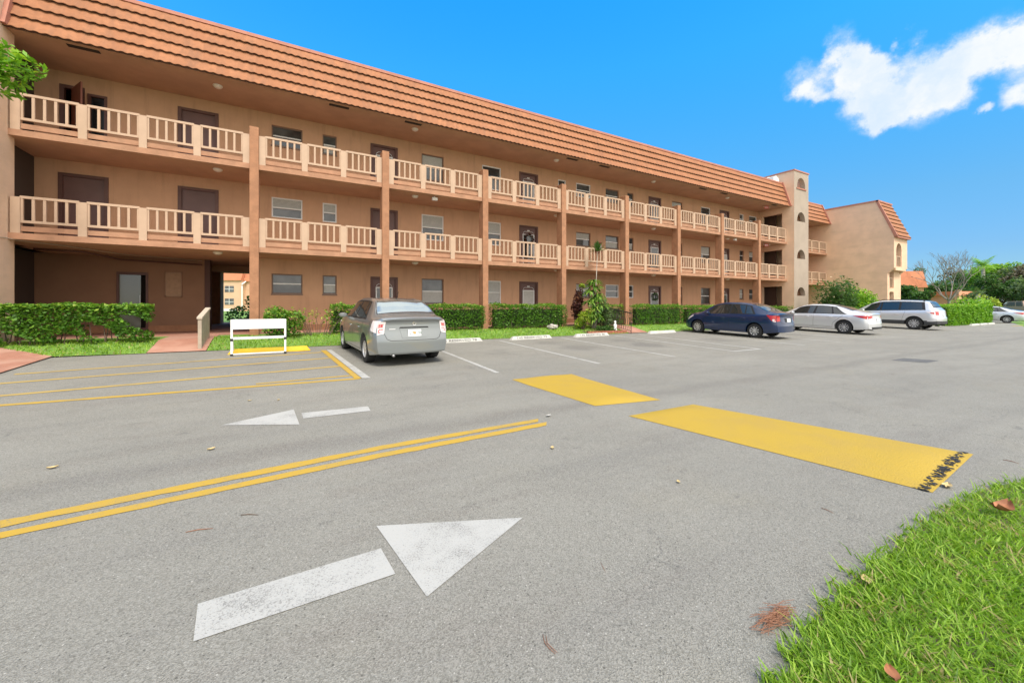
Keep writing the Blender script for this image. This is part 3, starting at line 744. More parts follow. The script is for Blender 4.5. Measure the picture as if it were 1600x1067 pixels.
# left end block, same kind of tower
mb = MB(); mb.box(-9.5, XL, YT, 15.28, -.3, 11.2); mb.box(-9.5, -8.2, 15.28, 25.8, -.3, 10.9)
mb.build('end_wall', M_tower, bd)
mb = MB(); mb.box(-9.54, XL+.03, YT-.05, 15.3, 11.2, 11.3); mb.build('coping', M_rooftrim, bd)
mb = MB(); mb.box(-6.72, -6.58, 15.28, YW, S2+.2, SO); mb.box(-7.4, -7.2, 15.28, YL, F1, S2); mb.build('recess', mat('recess_dark', (.06, .04, .03), .9), bd)
mb = MB(); mb.box(-6.42, -6.31, YT-.09, YT-.002, 3.20, 3.42); mb.build('junction_box', mat('pale_blue_box', (.5, .58, .6), .5), bd)
mb = MB(); mb.tube([(-6.31, YT-.03, 3.22), (-6.28, YT+.1, 3.08), (-6.27, YT+.35, 3.10), (-6.2, 15.1, 3.085), (-5.6, 15.9, 3.08), (-4.8, 17.4, 3.06), (-2.9, 18.42, 3.05)], .012, 6); mb.build('cable', M_ramp, bd, smooth=True)
mb = MB(); mb.tube([(-6.6, 16.9, 3.05), (-5.6, 17.1, 3.05), (-5.1, 18.3, 2.96), (-2.9, 18.4, 2.90)], .03, 8); mb.build('conduit', M_brown, bd, smooth=True)

# far wing behind the tower
wg = empty('far_wing', (0, 0, 0)); wg.parent = bd
YF2 = 16.62; YW2 = 18.5; XE = 41.0
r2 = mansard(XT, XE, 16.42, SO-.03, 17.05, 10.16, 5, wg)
rake(XE-.1, 16.38, SO+.02, 17.03, 10.16, r2)
mb = MB(); ops = [('D', 39.2, 40.2, f, f+2.1) for f in floors]+[('W', 37.2, 38.2, f+1.0, f+2.1) for f in floors]
wall_sheet(mb, XT, XE, F1-.6, SO, ops, YW2); mb.build('wall', M_wall, wg)
mb = MB(); mb.box(XT, XE, YF2, YW2, S2, S2+TH); mb.box(XT, XE, YF2, YW2, S3, S3+TH); mb.build('walkway_slab', M_slab, wg)
mb = MB(); mb.box(XT, XE, 16.5, YW2, SO, SO+.06); mb.build('soffit', M_ceil, wg)
for zs in (S2+TH, S3+TH): railing(XT+.05, 37.0, zs, 3, YF2+.03, wg); railing(37.0, XE-.02, zs, 3, YF2+.03, wg)
for f in floors:
    door(39.2, 40.2, f, f+2.1, 1, YW2, wg); window(37.2, 38.2, f+1.0, f+2.1, False, 1, YW2, wg)
mb = MB(); mb.box(XT, XE, 18.6, 26, -.3, 10.05); mb.build('rear_mass', M_flat, wg)
# far end block with the steep tiled cap
eb = empty('end_block', (0, 0, 0)); eb.parent = bd
YB = 12.23; XB = 43.7; EV = 6.78; AP = 9.68
mb = MB()
mb.prism([(12.62, -.4), (12.62, 3.9), (YB, 4.3), (YB, EV), (13.28, AP), (26, AP), (26, -.4)], XE, XE+.35, axis='x')
mb.prism([(12.62, -.4), (12.62, 3.9), (YB, 4.3), (YB, EV), (13.28, AP), (26, AP), (26, -.4)], XB-.3, XB, axis='x')
arch_wall(mb, XE+.35, XB-.3, 4.3, EV, [(42.0, 4.42, 1.05, 1.35, .5)], YB, .28)
arch_wall(mb, XE+.35, XB-.3, -.4, 4.1, [(41.85, .5, .85, 1.9, .05), (41.85, 2.75, .85, 1.3, .08)], 12.62, .25)
mb.box(XE+.35, XB-.3, YB, 12.9, 4.12, 4.3); mb.box(XE+.35, XB-.3, 15.2, 15.4, -.4, 9)
mb.build('wall', M_tower, eb)
mb = MB(); mb.box(XE+.35, XB-.3, 14.2, 15.15, -.4, 9); mb.build('dark_recess', M_dark, eb)
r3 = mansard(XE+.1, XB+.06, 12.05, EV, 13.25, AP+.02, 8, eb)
mb = MB(); mb.box(XE-.03, XB+.08, 13.15, 13.35, AP+.0, AP+.12); mb.box(XE-.04, XE+.36, 13.3, 26, AP, AP+.12); mb.prism([(12.0, EV-.03), (13.2, AP+.1), (13.36, AP+.1), (12.2, EV-.03)], XE-.03, XE+.12, axis='x'); mb.box(XE+.05, XB+.08, 12.02, 12.24, EV-.12, EV-.01)
mb.build('roof_trim', M_rooftrim, eb)
mb = MB()
for q in range(5): mb.box(41.5+.24*q, 41.56+.24*q, YB+.08, YB+.13, 4.45, 5.2)
mb.box(41.45, 42.55, YB+.06, YB+.15, 5.2, 5.27); 
for q in range(4): mb.box(41.45+.24*q, 41.51+.24*q, 12.7, 12.75, 2.8, 3.5)
mb.box(41.42, 42.3, 12.68, 12.77, 3.5, 3.57); mb.build('railing', M_cream, eb)

# small fittings
def exit_sign(x, y, z, name='exit_sign'):
    e = empty(name, (x, y, z)); 
    mb = MB(); mb.box(-.16, .16, -.03, .03, -.22, -.02); mb.box(-.02, .02, -.02, .02, -.02, 0); mb.build('case', mat('exit_red', (.62, .13, .09), .4), e)
    mb = MB()
    for s_ in (-1, 1): mb.lathe([(0, -.06), (.045, -.055), (.055, 0), (.03, .05), (0, .055)], (s_*.23, 0, -.09), 'y', 10); mb.box(s_*.16-.01 if s_ > 0 else -.23, .23 if s_ > 0 else -.15, -.01, .01, -.10, -.08)
    mb.build('lamp_head', M_cream, e, smooth=True)
    tx = text_mesh('EXIT', .13, M_white, e, 'lettering'); tx.location = (-.135, -.033, -.175); tx.rotation_euler = (R(90), 0, 0)
    return e
def text_mesh(s, size, m, parent, name='lettering', ext=.001):
    cu = bpy.data.curves.new('txt', 'FONT'); cu.body = s; cu.size = size; cu.extrude = ext
    ob = bpy.data.objects.new('tmp', cu); COL.objects.link(ob); dg = bpy.context.evaluated_depsgraph_get()
    me = bpy.data.meshes.new_from_object(ob.evaluated_get(dg)); bpy.data.objects.remove(ob)
    me.materials.clear(); me.materials.append(m); o = bpy.data.objects.new(name, me); COL.objects.link(o); o.parent = parent; return o
e = exit_sign(29.3, 15.5, SO); tag(e, 'exit sign with two lamp heads under the top floor soffit next to the stair tower', 'exit sign', 'exit signs by the stair tower'); e.rotation_euler = (0, 0, R(-20))
e = exit_sign(29.3, 15.5, S3); tag(e, 'red exit sign hanging above the second floor walkway beside the tower', 'exit sign', 'exit signs by the stair tower'); e.rotation_euler = (0, 0, R(-20))
def flood(x, y, z, lab):
    e = empty('floodlight', (x, y, z), label=lab, cat='floodlight', group='small floodlights under the walkway')
    mb = MB(); mb.box(-.02, .02, -.02, .02, -.06, 0); mb.box(-.1, .1, -.09, .03, -.16, -.05); mb.build('housing', M_white, e)
    mb = MB(); mb.box(-.085, .085, -.096, -.0905, -.15, -.06); mb.build('lens', M_lens, e)
flood(5.0, 15.3, S3, 'small white floodlight under the slab between the second and third columns'); flood(25.2, 15.3, S3, 'small white floodlight under the slab near the last columns')
def fire_cab(x, f, lab):
    e = empty('fire_cabinet', (x, YW, f+1.05), label=lab, cat='fire cabinet', group='red fire extinguisher cabinets on the walkway wall')
    mb = MB(); mb.box(-.16, .16, -.16, 0, 0, .58); mb.build('case', mat('cabinet_red', (.26, .04, .035), .5), e)
    mb = MB(); mb.box(-.11, .11, -.165, -.161, .08, .5); mb.build('window', M_dark, e)
    mb = MB(); mb.lathe([(0, 0), (.05, .01), (.05, .3), (.02, .36), (0, .37)], (.06, -.18, .1), 'z', 10); mb.build('extinguisher', M_white, e, smooth=True)
fire_cab(14.95, floors[1], 'dark red fire extinguisher cabinet on the second floor wall above the yucca'); fire_cab(14.95, floors[0], 'dark red fire extinguisher cabinet on the ground floor wall behind the tall striped plant')
# wreaths on doors
def wreath(x, f, r, m, lab):
    n = 260; th = rng.random(n)*6.283; rr = r+rng.normal(size=n)*.03
    C = np.stack([x+rr*np.cos(th), YW-.05+rng.normal(size=n)*.015, f+1.45+rr*np.sin(th)], 1)
    V, Fq = leaf_arrays(C, .07); o = fast_mesh('wreath', V, Fq, [m], tone=rng.random(len(Fq))); tag(o, lab, 'wreath')
wreath(10.43, floors[1], .24, L_red, 'reddish wreath hanging on the second floor door above the clipped hedge'); wreath(19.57, floors[0], .2, L_tree, 'green wreath hanging on the ground floor door beside the fifth column')
e = empty('roof_vent', (31.5, 15.9, 10.1)); e.location = (30.2, 15.6, 10.2); tag(e, 'white roof vent box on the roof edge against the stair tower', 'roof vent')
mb = MB(); mb.prism([(-.35, 0), (.35, 0), (.35, .22), (.0, .42), (-.35, .3)], -.3, .3); mb.build('housing', M_white, e)
mb = MB(); mb.tube([(-.6, 0, -.04), (-.6, 0, .25), (-.35, 0, .3)], .04, 8); mb.build('pipe', M_white, e)

# ------------------------------------------------------------------ vegetation helpers
def hedge(x0, x1, y0, y1, ztop, label, n=900, size=.065, core=True, name='hedge', m=L_hedge, base=None, gappy=0.0, group='clipped hedges in front of the building'):
    L_ = x1-x0; N = int(n*L_); zb = base if base is not None else g((x0+x1)/2, (y0+y1)/2)+.02
    e = empty(name, ((x0+x1)/2, (y0+y1)/2, zb), label=label, cat='hedge', group=group)
    C = np.stack([rng.random(N)*L_+x0, rng.random(N)*(y1-y0)+y0, zb+.03+rng.random(N)*(ztop-zb-.03)], 1)
    # push most leaves to the shell
    k = rng.random(N)
    face = rng.random(N)
    C[:, 1] = np.where(face < .50, y0+np.abs(rng.normal(size=N))*.07, C[:, 1]); C[:, 2] = np.where((face > .50) & (face < .78), ztop-np.abs(rng.normal(size=N))*.06, C[:, 2])
    C[:, 0] = np.where((face > .78) & (face < .84), np.where(k < .5, x0+np.abs(rng.normal(size=N))*.05, x1-np.abs(rng.normal(size=N))*.05), C[:, 0])
    # uneven outline
    bump_ = (.4 if gappy > .5 else 1)*(.035*np.sin(C[:, 0]*5.1+1)+.025*np.sin(C[:, 0]*13.7)+.03*np.sin(C[:, 2]*7+C[:, 0]*3))
    C[:, 1] -= bump_*(C[:, 1] < (y0+y1)/2); C[:, 2] += bump_*.8*(C[:, 2] > ztop-.25)
    C += rng.normal(size=C.shape)*.018
    if gappy > 0:
        hole = np.sin(C[:, 0]*3.3+.6)*np.sin(C[:, 0]*1.3+C[:, 2]*6.0)+.6*np.sin(C[:, 0]*7.1+C[:, 2]*9)
        low = (ztop-C[:, 2])/(ztop-zb)
        keep = (hole < 1.05-gappy*low*1.6) | (low < .28)
        C = C[keep]
    # thin lower part
    low = (C[:, 2]-zb)/(ztop-zb); C = C[(low > .12) | (rng.random(len(C)) < .6+3.0*low)]
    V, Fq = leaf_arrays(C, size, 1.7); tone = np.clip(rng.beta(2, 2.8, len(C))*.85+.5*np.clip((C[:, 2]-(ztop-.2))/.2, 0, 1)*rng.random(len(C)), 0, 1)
    # tone above lightens the top leaves: their highlight is put into the colour
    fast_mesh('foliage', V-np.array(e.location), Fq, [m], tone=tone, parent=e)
    mb = MB(); rr = random.Random(int(x0*10)+5)
    for i in range(int(L_*7)):
        x = rr.uniform(x0+.05, x1-.05)-e.location.x; y = rr.uniform(y0+.12, y1-.12)-e.location.y; h = (ztop-zb)*rr.uniform(.7, .93)
        mb.tube([(x, y, -.05), (x+rr.uniform(-.08, .08), y+rr.uniform(-.06, .06), h*.5), (x+rr.uniform(-.16, .16), y+rr.uniform(-.1, .1), h)], [.014, .01, .004], 5)
    mb.build('stems', M_bark, e)
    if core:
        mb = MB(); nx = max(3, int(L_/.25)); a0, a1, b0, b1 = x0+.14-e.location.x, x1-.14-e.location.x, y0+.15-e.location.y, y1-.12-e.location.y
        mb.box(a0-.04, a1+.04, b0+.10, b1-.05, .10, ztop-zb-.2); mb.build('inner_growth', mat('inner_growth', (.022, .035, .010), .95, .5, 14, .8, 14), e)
    return e
def blob_leaves(C0, radii, n, size, shell=.55):
    d = rng.normal(size=(n, 3)); d /= np.linalg.norm(d, axis=1)[:, None]
    r = (shell+(1-shell)*rng.random(n))**.8
    return np.array(C0)+d*r[:, None]*np.array(radii)
def crown(e, blobs, size, m, per=1.0, elong=1.6, name='foliage', flowers=None):
    Cs = []; tn = []
    for (c, rd, n) in blobs:
        C = blob_leaves(c, rd, int(n*per), size); Cs.append(C)
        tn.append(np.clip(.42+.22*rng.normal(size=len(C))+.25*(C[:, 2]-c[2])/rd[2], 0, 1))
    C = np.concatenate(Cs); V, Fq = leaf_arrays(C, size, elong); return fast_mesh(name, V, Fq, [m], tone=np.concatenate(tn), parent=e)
def ptat(u, depth, z=0.0):
    a = (u-U0)/F*depth; return (depth*SN+a*CS, depth*CS-a*SN, z)
def bush(name, loc, radii, n, size, m, label, cat='bush', group=None, nb=7, trunk=True, elong=1.7):
    e = empty(name, loc, label=label, cat=cat, group=group); rr = random.Random(int(loc[0]*17+loc[1])+n)
    bl = []
    for i in range(nb):
        c = [rr.uniform(-.55, .55)*radii[0], rr.uniform(-.55, .55)*radii[1], radii[2]*(1.0+rr.uniform(-.5, .5))]
        k = rr.uniform(.42, .65); bl.append((c, [radii[0]*k, radii[1]*k, radii[2]*k], n//nb))
    crown(e, bl, size, m, elong=elong)
    if trunk:
        mb = MB()
        for (c, rd, _) in bl: mb.tube([(c[0]*.15, c[1]*.15, -.05), (c[0]*.5, c[1]*.5, c[2]*.5), (c[0]*.95, c[1]*.95, c[2])], [.03, .02, .008], 5)
        mb.build('stems', M_bark, e, smooth=True)
    return e
def tree(name, loc, H, cr, nleaf, size, m, label, group=None, trunk_r=.2, th=.35, nb=14, bark=None, lean=(0, 0), cat='tree'):
    e = empty(name, loc, label=label, cat=cat, group=group); rr = random.Random(int(abs(loc[0]*7)+abs(loc[1]*3))+nleaf)
    top = Vector((lean[0], lean[1], H*th)); bl = []; limbs = MB()
    limbs.tube([(0, 0, -.3), (lean[0]*.4, lean[1]*.4, H*th*.5), top], [trunk_r, trunk_r*.8, trunk_r*.62], 8)
    for i in range(nb):
        th_ = rr.uniform(0, 6.28); q = math.sqrt(rr.random()); zc = H*(th+.12)+(H*(1-th-.12))*rr.uniform(.15, .88)
        sh_ = math.sqrt(max(.15, 1-((zc-H*.65)/(H*.42))**2))
        c = (lean[0]+cr*q*math.cos(th_)*.75*sh_, lean[1]+cr*q*math.sin(th_)*.75*sh_, zc)
        k = rr.uniform(.26, .44)*cr; bl.append((c, (k, k, k*rr.uniform(.55, .8)), nleaf//nb))
        mid = top.lerp(Vector(c), .5)+Vector((0, 0, -.06*H)); limbs.tube([top-Vector((0, 0, .2)), mid, c], [trunk_r*.42, trunk_r*.25, trunk_r*.07], 6)
    limbs.build('trunk', bark or M_bark, e, smooth=True)
    crown(e, bl, size, m, name='crown'); return e

# hedges along the building
hedge(-6.55, -3.35, 13.95, 14.5, 1.42, 'leafy hedge with see-through gaps below the stair landing at the left end', n=3300, size=.08, core=False, gappy=.6)
hedge(1.15, 2.85, 14.45, 15.1, 1.40, 'clipped hedge behind the grey sedan', n=2000)
hedge(2.9, 6.88, 14.45, 15.1, 1.42, 'clipped hedge right of the grey sedan up to the third column', n=2000)
hedge(7.3, 11.0, 14.45, 15.1, 1.42, 'clipped hedge between the third and fourth columns', n=2000)
hedge(13.0, 15.05, 14.95, 15.45, 1.42, 'low hedge behind the black metal railing', n=900)
hedge(15.5, 19.15, 14.45, 15.1, 1.40, 'clipped hedge right of the black metal railing', n=1700)
hedge(19.5, 23.2, 14.45, 15.1, 1.36, 'clipped hedge behind the front of the blue sedan', n=1500, gappy=.3)
hedge(23.6, 30.8, 14.5, 15.1, 1.30, 'clipped hedge running behind the blue sedan to the tower', n=700)
# shrub and thin shrub at left
bush('rounded_shrub', (-.25, 14.3, .38), (.62, .5, .52), 2600, .075, L_hedge, 'rounded shrub on bare stems behind the white barricade', 'shrub', nb=9)
e = empty('sparse_shrub', (.75, 14.4, .4), label='sparse twiggy shrub between the rounded shrub and the hedge', cat='shrub')
mb = MB(); Cs = []
rr = random.Random(4)
for i in range(26):
    x, y = rr.uniform(-.55, .6), rr.uniform(-.2, .2); tp = (x*1.35+rr.uniform(-.15, .15), y*1.4, rr.uniform(.5, 1.0))
    mb.tube([(x*.6, y*.6, -.05), (x, y, .35), tp], [.011, .008, .003], 5)
    for q in range(rr.randint(5, 15)): Cs.append((tp[0]+rr.gauss(0, .09), tp[1]+rr.gauss(0, .07), tp[2]-abs(rr.gauss(0, .16))))
mb.build('stems', M_bark, e); V, Fq = leaf_arrays(np.array(Cs), .075); fast_mesh('foliage', V, Fq, [L_yel], tone=rng.random(len(Fq))*.8, parent=e)

# planting bed by the fourth column
mb = MB(); pl = [(11.2, 13.3), (13.45, 13.3), (13.45, 14.3), (11.0, 14.5)]
mb.add([(x, y, g(x, y)+.03) for x, y in pl], [(0, 1, 2, 3)]); tag(mb.build('soil_bed', M_soil), kind='structure')
mb = MB()
for i in range(12):
    x = 11.15+i*.19; mb.box(x, x+.175, 13.18, 13.28, g(x, 13.2), g(x, 13.2)+.13)
tag(mb.build('brick_edging', mat('edging_brick', (.33, .12, .07), .9, .15, 6)), 'low red brick edging along the front of the planting bed', 'edging')
def straps(e, c, n, L_, wd, droop, m, upb=.6, name='leaves', seed=1, tone=(.3, .9)):
    rr = random.Random(seed); V = []; Fq = []; tn = []
    for i in range(n):
        th = rr.uniform(0, 6.28); el = rr.uniform(-.1, 1.2)*upb+.15; ln = L_*rr.uniform(.65, 1.1); p = Vector(c); d = Vector((math.cos(th)*math.cos(el), math.sin(th)*math.cos(el), math.sin(el)))
        side = Vector((-math.sin(th), math.cos(th), 0)); seg = 5; o = len(V)
        for k in range(seg+1):
            w_ = wd*math.sin(math.pi*min(.98, .12+.88*k/seg))**.8*.5; V += [tuple(p-side*w_), tuple(p+side*w_)]
            p = p+d*ln/seg; d = (d+Vector((0, 0, -droop/seg))).normalized()
        for k in range(seg): Fq.append((o+2*k, o+2*k+1, o+2*k+3, o+2*k+2)); tn.append(rr.uniform(*tone))
    return V, Fq, tn
def strap_plant(name, loc, heads, m, label, cat, L_, wd, droop, n, stem_r=.025, upb=.6, tone=(.3, .9), group=None):
    e = empty(name, loc, label=label, cat=cat, group=group); V = []; Fq = []; tn = []; mb = MB()
    for i, (hx, hy, hz) in enumerate(heads):
        v, f, t_ = straps(e, (hx, hy, hz), n, L_, wd, droop, m, upb, seed=i*13+len(name), tone=tone); o = len(V); V += v; Fq += [tuple(a+o for a in q) for q in f]; tn += t_
        mb.tube([(hx*.3, hy*.3, -.1), (hx*.7, hy*.7, hz*.5), (hx, hy, hz+.03)], [stem_r*1.2, stem_r, stem_r*.8], 6)
    mb.build('stem', M_barkpale, e, smooth=True); fast_mesh('leaves', V, Fq, [m], tone=tn, parent=e); return e
strap_plant('striped_dracaena', (12.15, 14.0, .4), [(0, 0, 2.05), (.12, .1, 1.8), (-.14, .05, 1.6), (.22, -.05, 1.4), (.02, -.12, 1.25), (-.24, 0, 1.1), (.26, -.1, .95), (.0, -.12, .8), (-.2, -.1, .6), (.2, -.1, .5), (0, -.15, .35)], L_stripe, 'tall dracaena with long yellow-green striped leaves in the planting bed', 'plant', .58, .085, 2.1, 34, .018, tone=(0, .8))
strap_plant('yucca', (12.35, 14.35, .4), [(.35, .0, 3.55)], L_tree, 'spiky yucca head on a long bare stem in front of the second floor railing', 'plant', .55, .045, .25, 90, .02, 1.3, tone=(.3, .9))
bush('croton_shrub', (11.5, 14.5, .5), (.36, .28, .85), 1500, .12, L_red, 'dark red croton shrub beside the fourth column', 'shrub', elong=2.4)
bush('yellow_croton', (11.75, 14.3, 2.1), (.24, .2, .16), 160, .10, L_yel, 'yellow tipped leaf cluster above the dark red croton', 'shrub', nb=3)
bush('leafy_shrub', (12.85, 14.0, .35), (.45, .35, .8), 1500, .10, L_grey, 'pale green leafy shrub right of the dracaena', 'shrub', elong=2.2)
bush('leafy_shrub', (11.45, 13.9, .35), (.5, .3, .45), 1300, .09, L_yel, 'low yellow-green shrub left of the dracaena', 'shrub')
bush('ground_cover_shrub', (12.5, 13.6, .2), (.6, .22, .16), 800, .06, L_tree, 'low dark ground cover along the front of the planting bed', 'shrub', trunk=False)
# white figurine and rocks
e = empty('garden_figurine', (13.05, 13.55, g(13, 13.55)+.03), label='small white garden figurine at the right of the planting bed', cat='figurine')
mb = MB(); mb.lathe([(0, 0), (.09, .0), (.10, .04), (.06, .10), (.085, .2), (.07, .28), (.03, .32), (.055, .37), (.05, .43), (0, .46)], (0, 0, 0), n=12); mb.build('body', M_white, e, smooth=True)
def rock(loc, r, lab, m):
    bm = bmesh.new(); bmesh.ops.create_icosphere(bm, subdivisions=3, radius=r); rr = random.Random(int(loc[0]*10))
    for v in bm.verts:
        n_ = Vector(v.co).normalized(); k = 1+.18*math.sin(n_.x*5+1)*math.sin(n_.y*4)+.1*math.sin(n_.z*9+n_.x*6); v.co = Vector((n_.x*1.4, n_.y, n_.z*.7))*r*k
    me = bpy.data.meshes.new('rock'); bm.to_mesh(me); bm.free(); me.materials.append(m); o = bpy.data.objects.new('rock', me); COL.objects.link(o); o.location = loc; tag(o, lab, 'rock')
rock((9.9, 14.1, g(9.9, 14.1)+.12), .17, 'pale grey rock on the grass in front of the hedge', mat('rock_grey', (.42, .38, .34), .9, .2, 6, .5, 20))

# ------------------------------------------------------------------ lawns as blades
def blades(name, pts, hmin, hmax, wd, lean=.5, kind='stuff', m=L_grass, tonefn=None, seg=2):
    n = len(pts); P = np.asarray(pts); th = rng.random(n)*6.283; h = hmin+rng.random(n)*(hmax-hmin)
    ld = rng.random(n)*6.283; la = lean*h*(.3+rng.random(n)); w_ = wd*(.6+.8*rng.random(n))
    side = np.stack([np.cos(th), np.sin(th), np.zeros(n)], 1)*w_[:, None]*.5; side *= np.where(rng.random(n) < .25, 1.5, .9)[:, None]; ldv = np.stack([np.cos(ld), np.sin(ld), np.zeros(n)], 1)
    p0 = P; p1 = P+ldv*(la*.35)[:, None]; p1[:, 2] += h*.55; p2 = P+ldv*la[:, None]; p2[:, 2] += h*.92
    V = np.stack([p0-side, p0+side, p1-side*.85, p1+side*.85, p2-side*.12, p2+side*.12], 1).reshape(-1, 3)
    b = np.arange(n)*6; Fq = np.concatenate([np.stack([b, b+1, b+3, b+2], 1), np.stack([b+2, b+3, b+5, b+4], 1)])
    tn = rng.beta(1.7, 2.0, n)
    pt = np.sin(P[:, 0]*9.1+1.3*np.sin(P[:, 1]*7.7))*np.sin(P[:, 1]*11.3+np.sin(P[:, 0]*5.1)); dry = rng.random(n) < np.clip(.07+.30*(pt-.35), .03, .4); tn = np.where(dry, .86+.14*rng.random(n), tn*.84)
    h *= np.where(dry, .7, 1.0); tn = np.concatenate([tn, tn])
    o = fast_mesh(name, V, Fq, [m], tone=tn); tag(o, kind=kind); return o
# foreground lawn edge, traced on the ground
edge = P2((1182, 1130), (1222, 1067), (1256, 1003), (1288, 958), (1342, 902), (1406, 852), (1450, 815), (1500, 785), (1540, 765), (1600, 752), (1700, 742), (1900, 735))
ea = np.array([(p[0], p[1]) for p in edge])
def inside_lawn(x, y):
    # lawn lies on the far-right / near side of the edge polyline
    yy = np.interp(x, ea[:, 0], ea[:, 1]); return y < yy
mb = MB(); xs = np.linspace(ea[0, 0]-.3, ea[-1, 0], 60); vs = []
for x in xs:
    yt = float(np.interp(x, ea[:, 0], ea[:, 1]))
    for k in range(9):
        y = yt-.0-(k/8)**1.5*(yt+6); dd = yt-y; vs.append((x, y, g(x, y)+.006+.05*min(1, dd/.3)+.02*math.sin(x*3+y*2)*min(1, dd/.5)))
mb.add(vs, [(i*9+k, i*9+k+1, (i+1)*9+k+1, (i+1)*9+k) for i in range(59) for k in range(8)]); tag(mb.build('lawn', M_thatch, smooth=True), kind='structure')
pts = []
N = 470000
X = rng.uniform(ea[0, 0]-.2, 7.5, N); Y = rng.uniform(-.6, 3.2, N)
dist = np.sqrt(X**2+Y**2); keep = rng.random(N) < np.clip((1.9/dist)**1.7, .05, 1)
yt = np.interp(X, ea[:, 0], ea[:, 1]); edge_n = .035*np.sin(X*31)+.03*np.sin(X*67+1)+.02*rng.normal(size=N)
keep &= Y < yt-edge_n*.9
# inside camera view only (with margin)
dz = X*SN+Y*CS; lt = X*CS-Y*SN; uu = U0+F*lt/np.maximum(dz, .05)
keep &= (dz > .6) & (uu > 1050) & (uu < 1800)
X, Y, yt = X[keep], Y[keep], yt[keep]
dd = np.clip((yt-Y)/.3, 0, 1); Z = -.005*np.clip(X, -12, 60)+.006+.05*dd
blades('grass', np.stack([X, Y, Z], 1), .022, .066, .0068, 1.15)
print('fg blades', len(X))
# strips in front of the hedges
def strip(x0, x1, y0, y1, n, hmin=.03, hmax=.08, wd=.016, poly=None):
    N = int(n*(x1-x0)*(y1-y0)); X = rng.uniform(x0, x1, N); Y = rng.uniform(y0, y1, N)
    if poly is not None: k = poly(X, Y); X, Y = X[k], Y[k]
    Z = np.array([g(a, b) for a, b in zip(X, Y)])+.005; return np.stack([X, Y, Z], 1)
P_ = [strip(-1.98, 13.5, 13.12, 14.6, 560), strip(14.78, 30.9, 13.12, 14.6, 260, wd=.02), strip(-6.2, -3.2, 13.12, 14.6, 700, poly=lambda X, Y: (Y-13.2) > (-(X+4.85))*.714*(X < -4.85)-.05)]
blades('grass', np.concatenate(P_), .03, .085, .016, .7)

# fallen leaves
M_dead = mat('dead_leaf', (.33, .13, .055), .7, .25, 20)
M_deadp = mat('pale_dead_leaf', (.55, .42, .2), .7, .2, 20)
def dead_leaf(u, v, L_, rz, m, lab, lift=.006, curl=.35):
    p = at(u, v, lift); vs = []; n = 7
    for i in range(n+1):
        s_ = i/n; wd = L_*.30*math.sin(math.pi*min(.99, .04+.96*s_))**.75
        zz = curl*L_*(4*(s_-.5)**2)*.25
        for j in (-1, -.5, 0, .5, 1): vs.append((L_*(s_-.5), wd*j, zz+abs(j)**2*L_*.14+.002))
    mb = MB(); mb.add(vs, [(i*5+j, i*5+j+1, i*5+6+j, i*5+5+j) for i in range(n) for j in range(4)])
    o = mb.build('fallen_leaf', m, smooth=True); o.location = p; o.rotation_euler = (0, 0, rz); tag(o, lab, 'leaf', 'fallen leaves'); return o
dead_leaf(1566, 797, .17, .35-YAW, M_dead, 'large curled brown leaf lying on the lawn', .10, .9)
dead_leaf(1354, 908, .07, .6, M_deadp, 'pale dry leaf at the lawn edge', .045)
dead_leaf(1480, 760, .10, .1, M_deadp, 'pale dry leaf beside the end of the long speed hump')
dead_leaf(1394, 1055, .07, .6, M_dead, 'small reddish leaf in the grass at the bottom of the picture', .11)
dead_leaf(330, 702, .07, .5, M_deadp, 'yellow leaf on the road above the double yellow line')
dead_leaf(82, 731, .07, .2, M_deadp, 'pale leaf on the road near the left edge')
dead_leaf(1060, 753, .045, .9, M_deadp, 'small orange leaf on the road in front of the long speed hump')
dead_leaf(863, 700, .06, .9, M_deadp, 'pale leaf on the road left of the long speed hump')
dead_leaf(857, 650, .08, .2, M_pwhite, 'white scrap beside the end of the double yellow line')
dead_leaf(390, 626, .05, .2, M_deadp, 'yellow leaf above the distant white arrow'); dead_leaf(435, 625, .05, 1.2, M_deadp, 'small yellow leaf right above the distant white arrow')
M_twig = mat('twig_brown', (.27, .125, .07), .8)
def twig(pts, r, lab, m=None):
    m = m or M_twig; r = [r*.5]+[r*.75]*(len(pts)-2)+[r*.35]
    mb = MB(); mb.tube([at(u, v, .004) for u, v in pts], r, 5); o = mb.build('twig', m, smooth=True); tag(o, lab, 'twig', 'twigs and needles on the road')
twig([(848, 990), (851, 1003), (858, 1012), (868, 1021)], .0022, 'curved pine needle on the road near the bottom edge')
twig([(853, 991), (855, 1004), (864, 1013), (871, 1019)], .002, 'second pine needle crossing the curved one near the bottom edge')
twig([(290, 831), (310, 827), (333, 825)], .004, 'thin twig below the double yellow line')
twig([(376, 804), (390, 803), (404, 804)], .005, 'short brown twig right of the thin one below the double yellow line', M_bark)
twig([(1283, 793), (1292, 796), (1302, 801)], .003, 'thin reddish twig between the long speed hump and the lawn')
twig([(1567, 718), (1580, 720), (1592, 724)], .004, 'twig on the road at the right edge')
twig([(938, 878), (942, 885), (946, 893)], .0015, 'tiny needle on the road right of the near arrow')
mb = MB(); rr = random.Random(3); c = at(1212, 966, .01)
for i in range(120):
    th = rr.gauss(.3-YAW, .35); q = Vector((c[0]+rr.gauss(0, .055), c[1]+rr.gauss(0, .018), c[2]+rr.uniform(0, .018))); d = Vector((math.cos(th), math.sin(th), rr.uniform(-.05, .05)))*rr.uniform(.03, .065)
    mb.tube([q-d, q+Vector((0, 0, .003)), q+d], .0010, 4)
tag(mb.build('pine_straw', M_twig), 'small clump of reddish pine straw on the asphalt beside the lawn', 'pine straw')

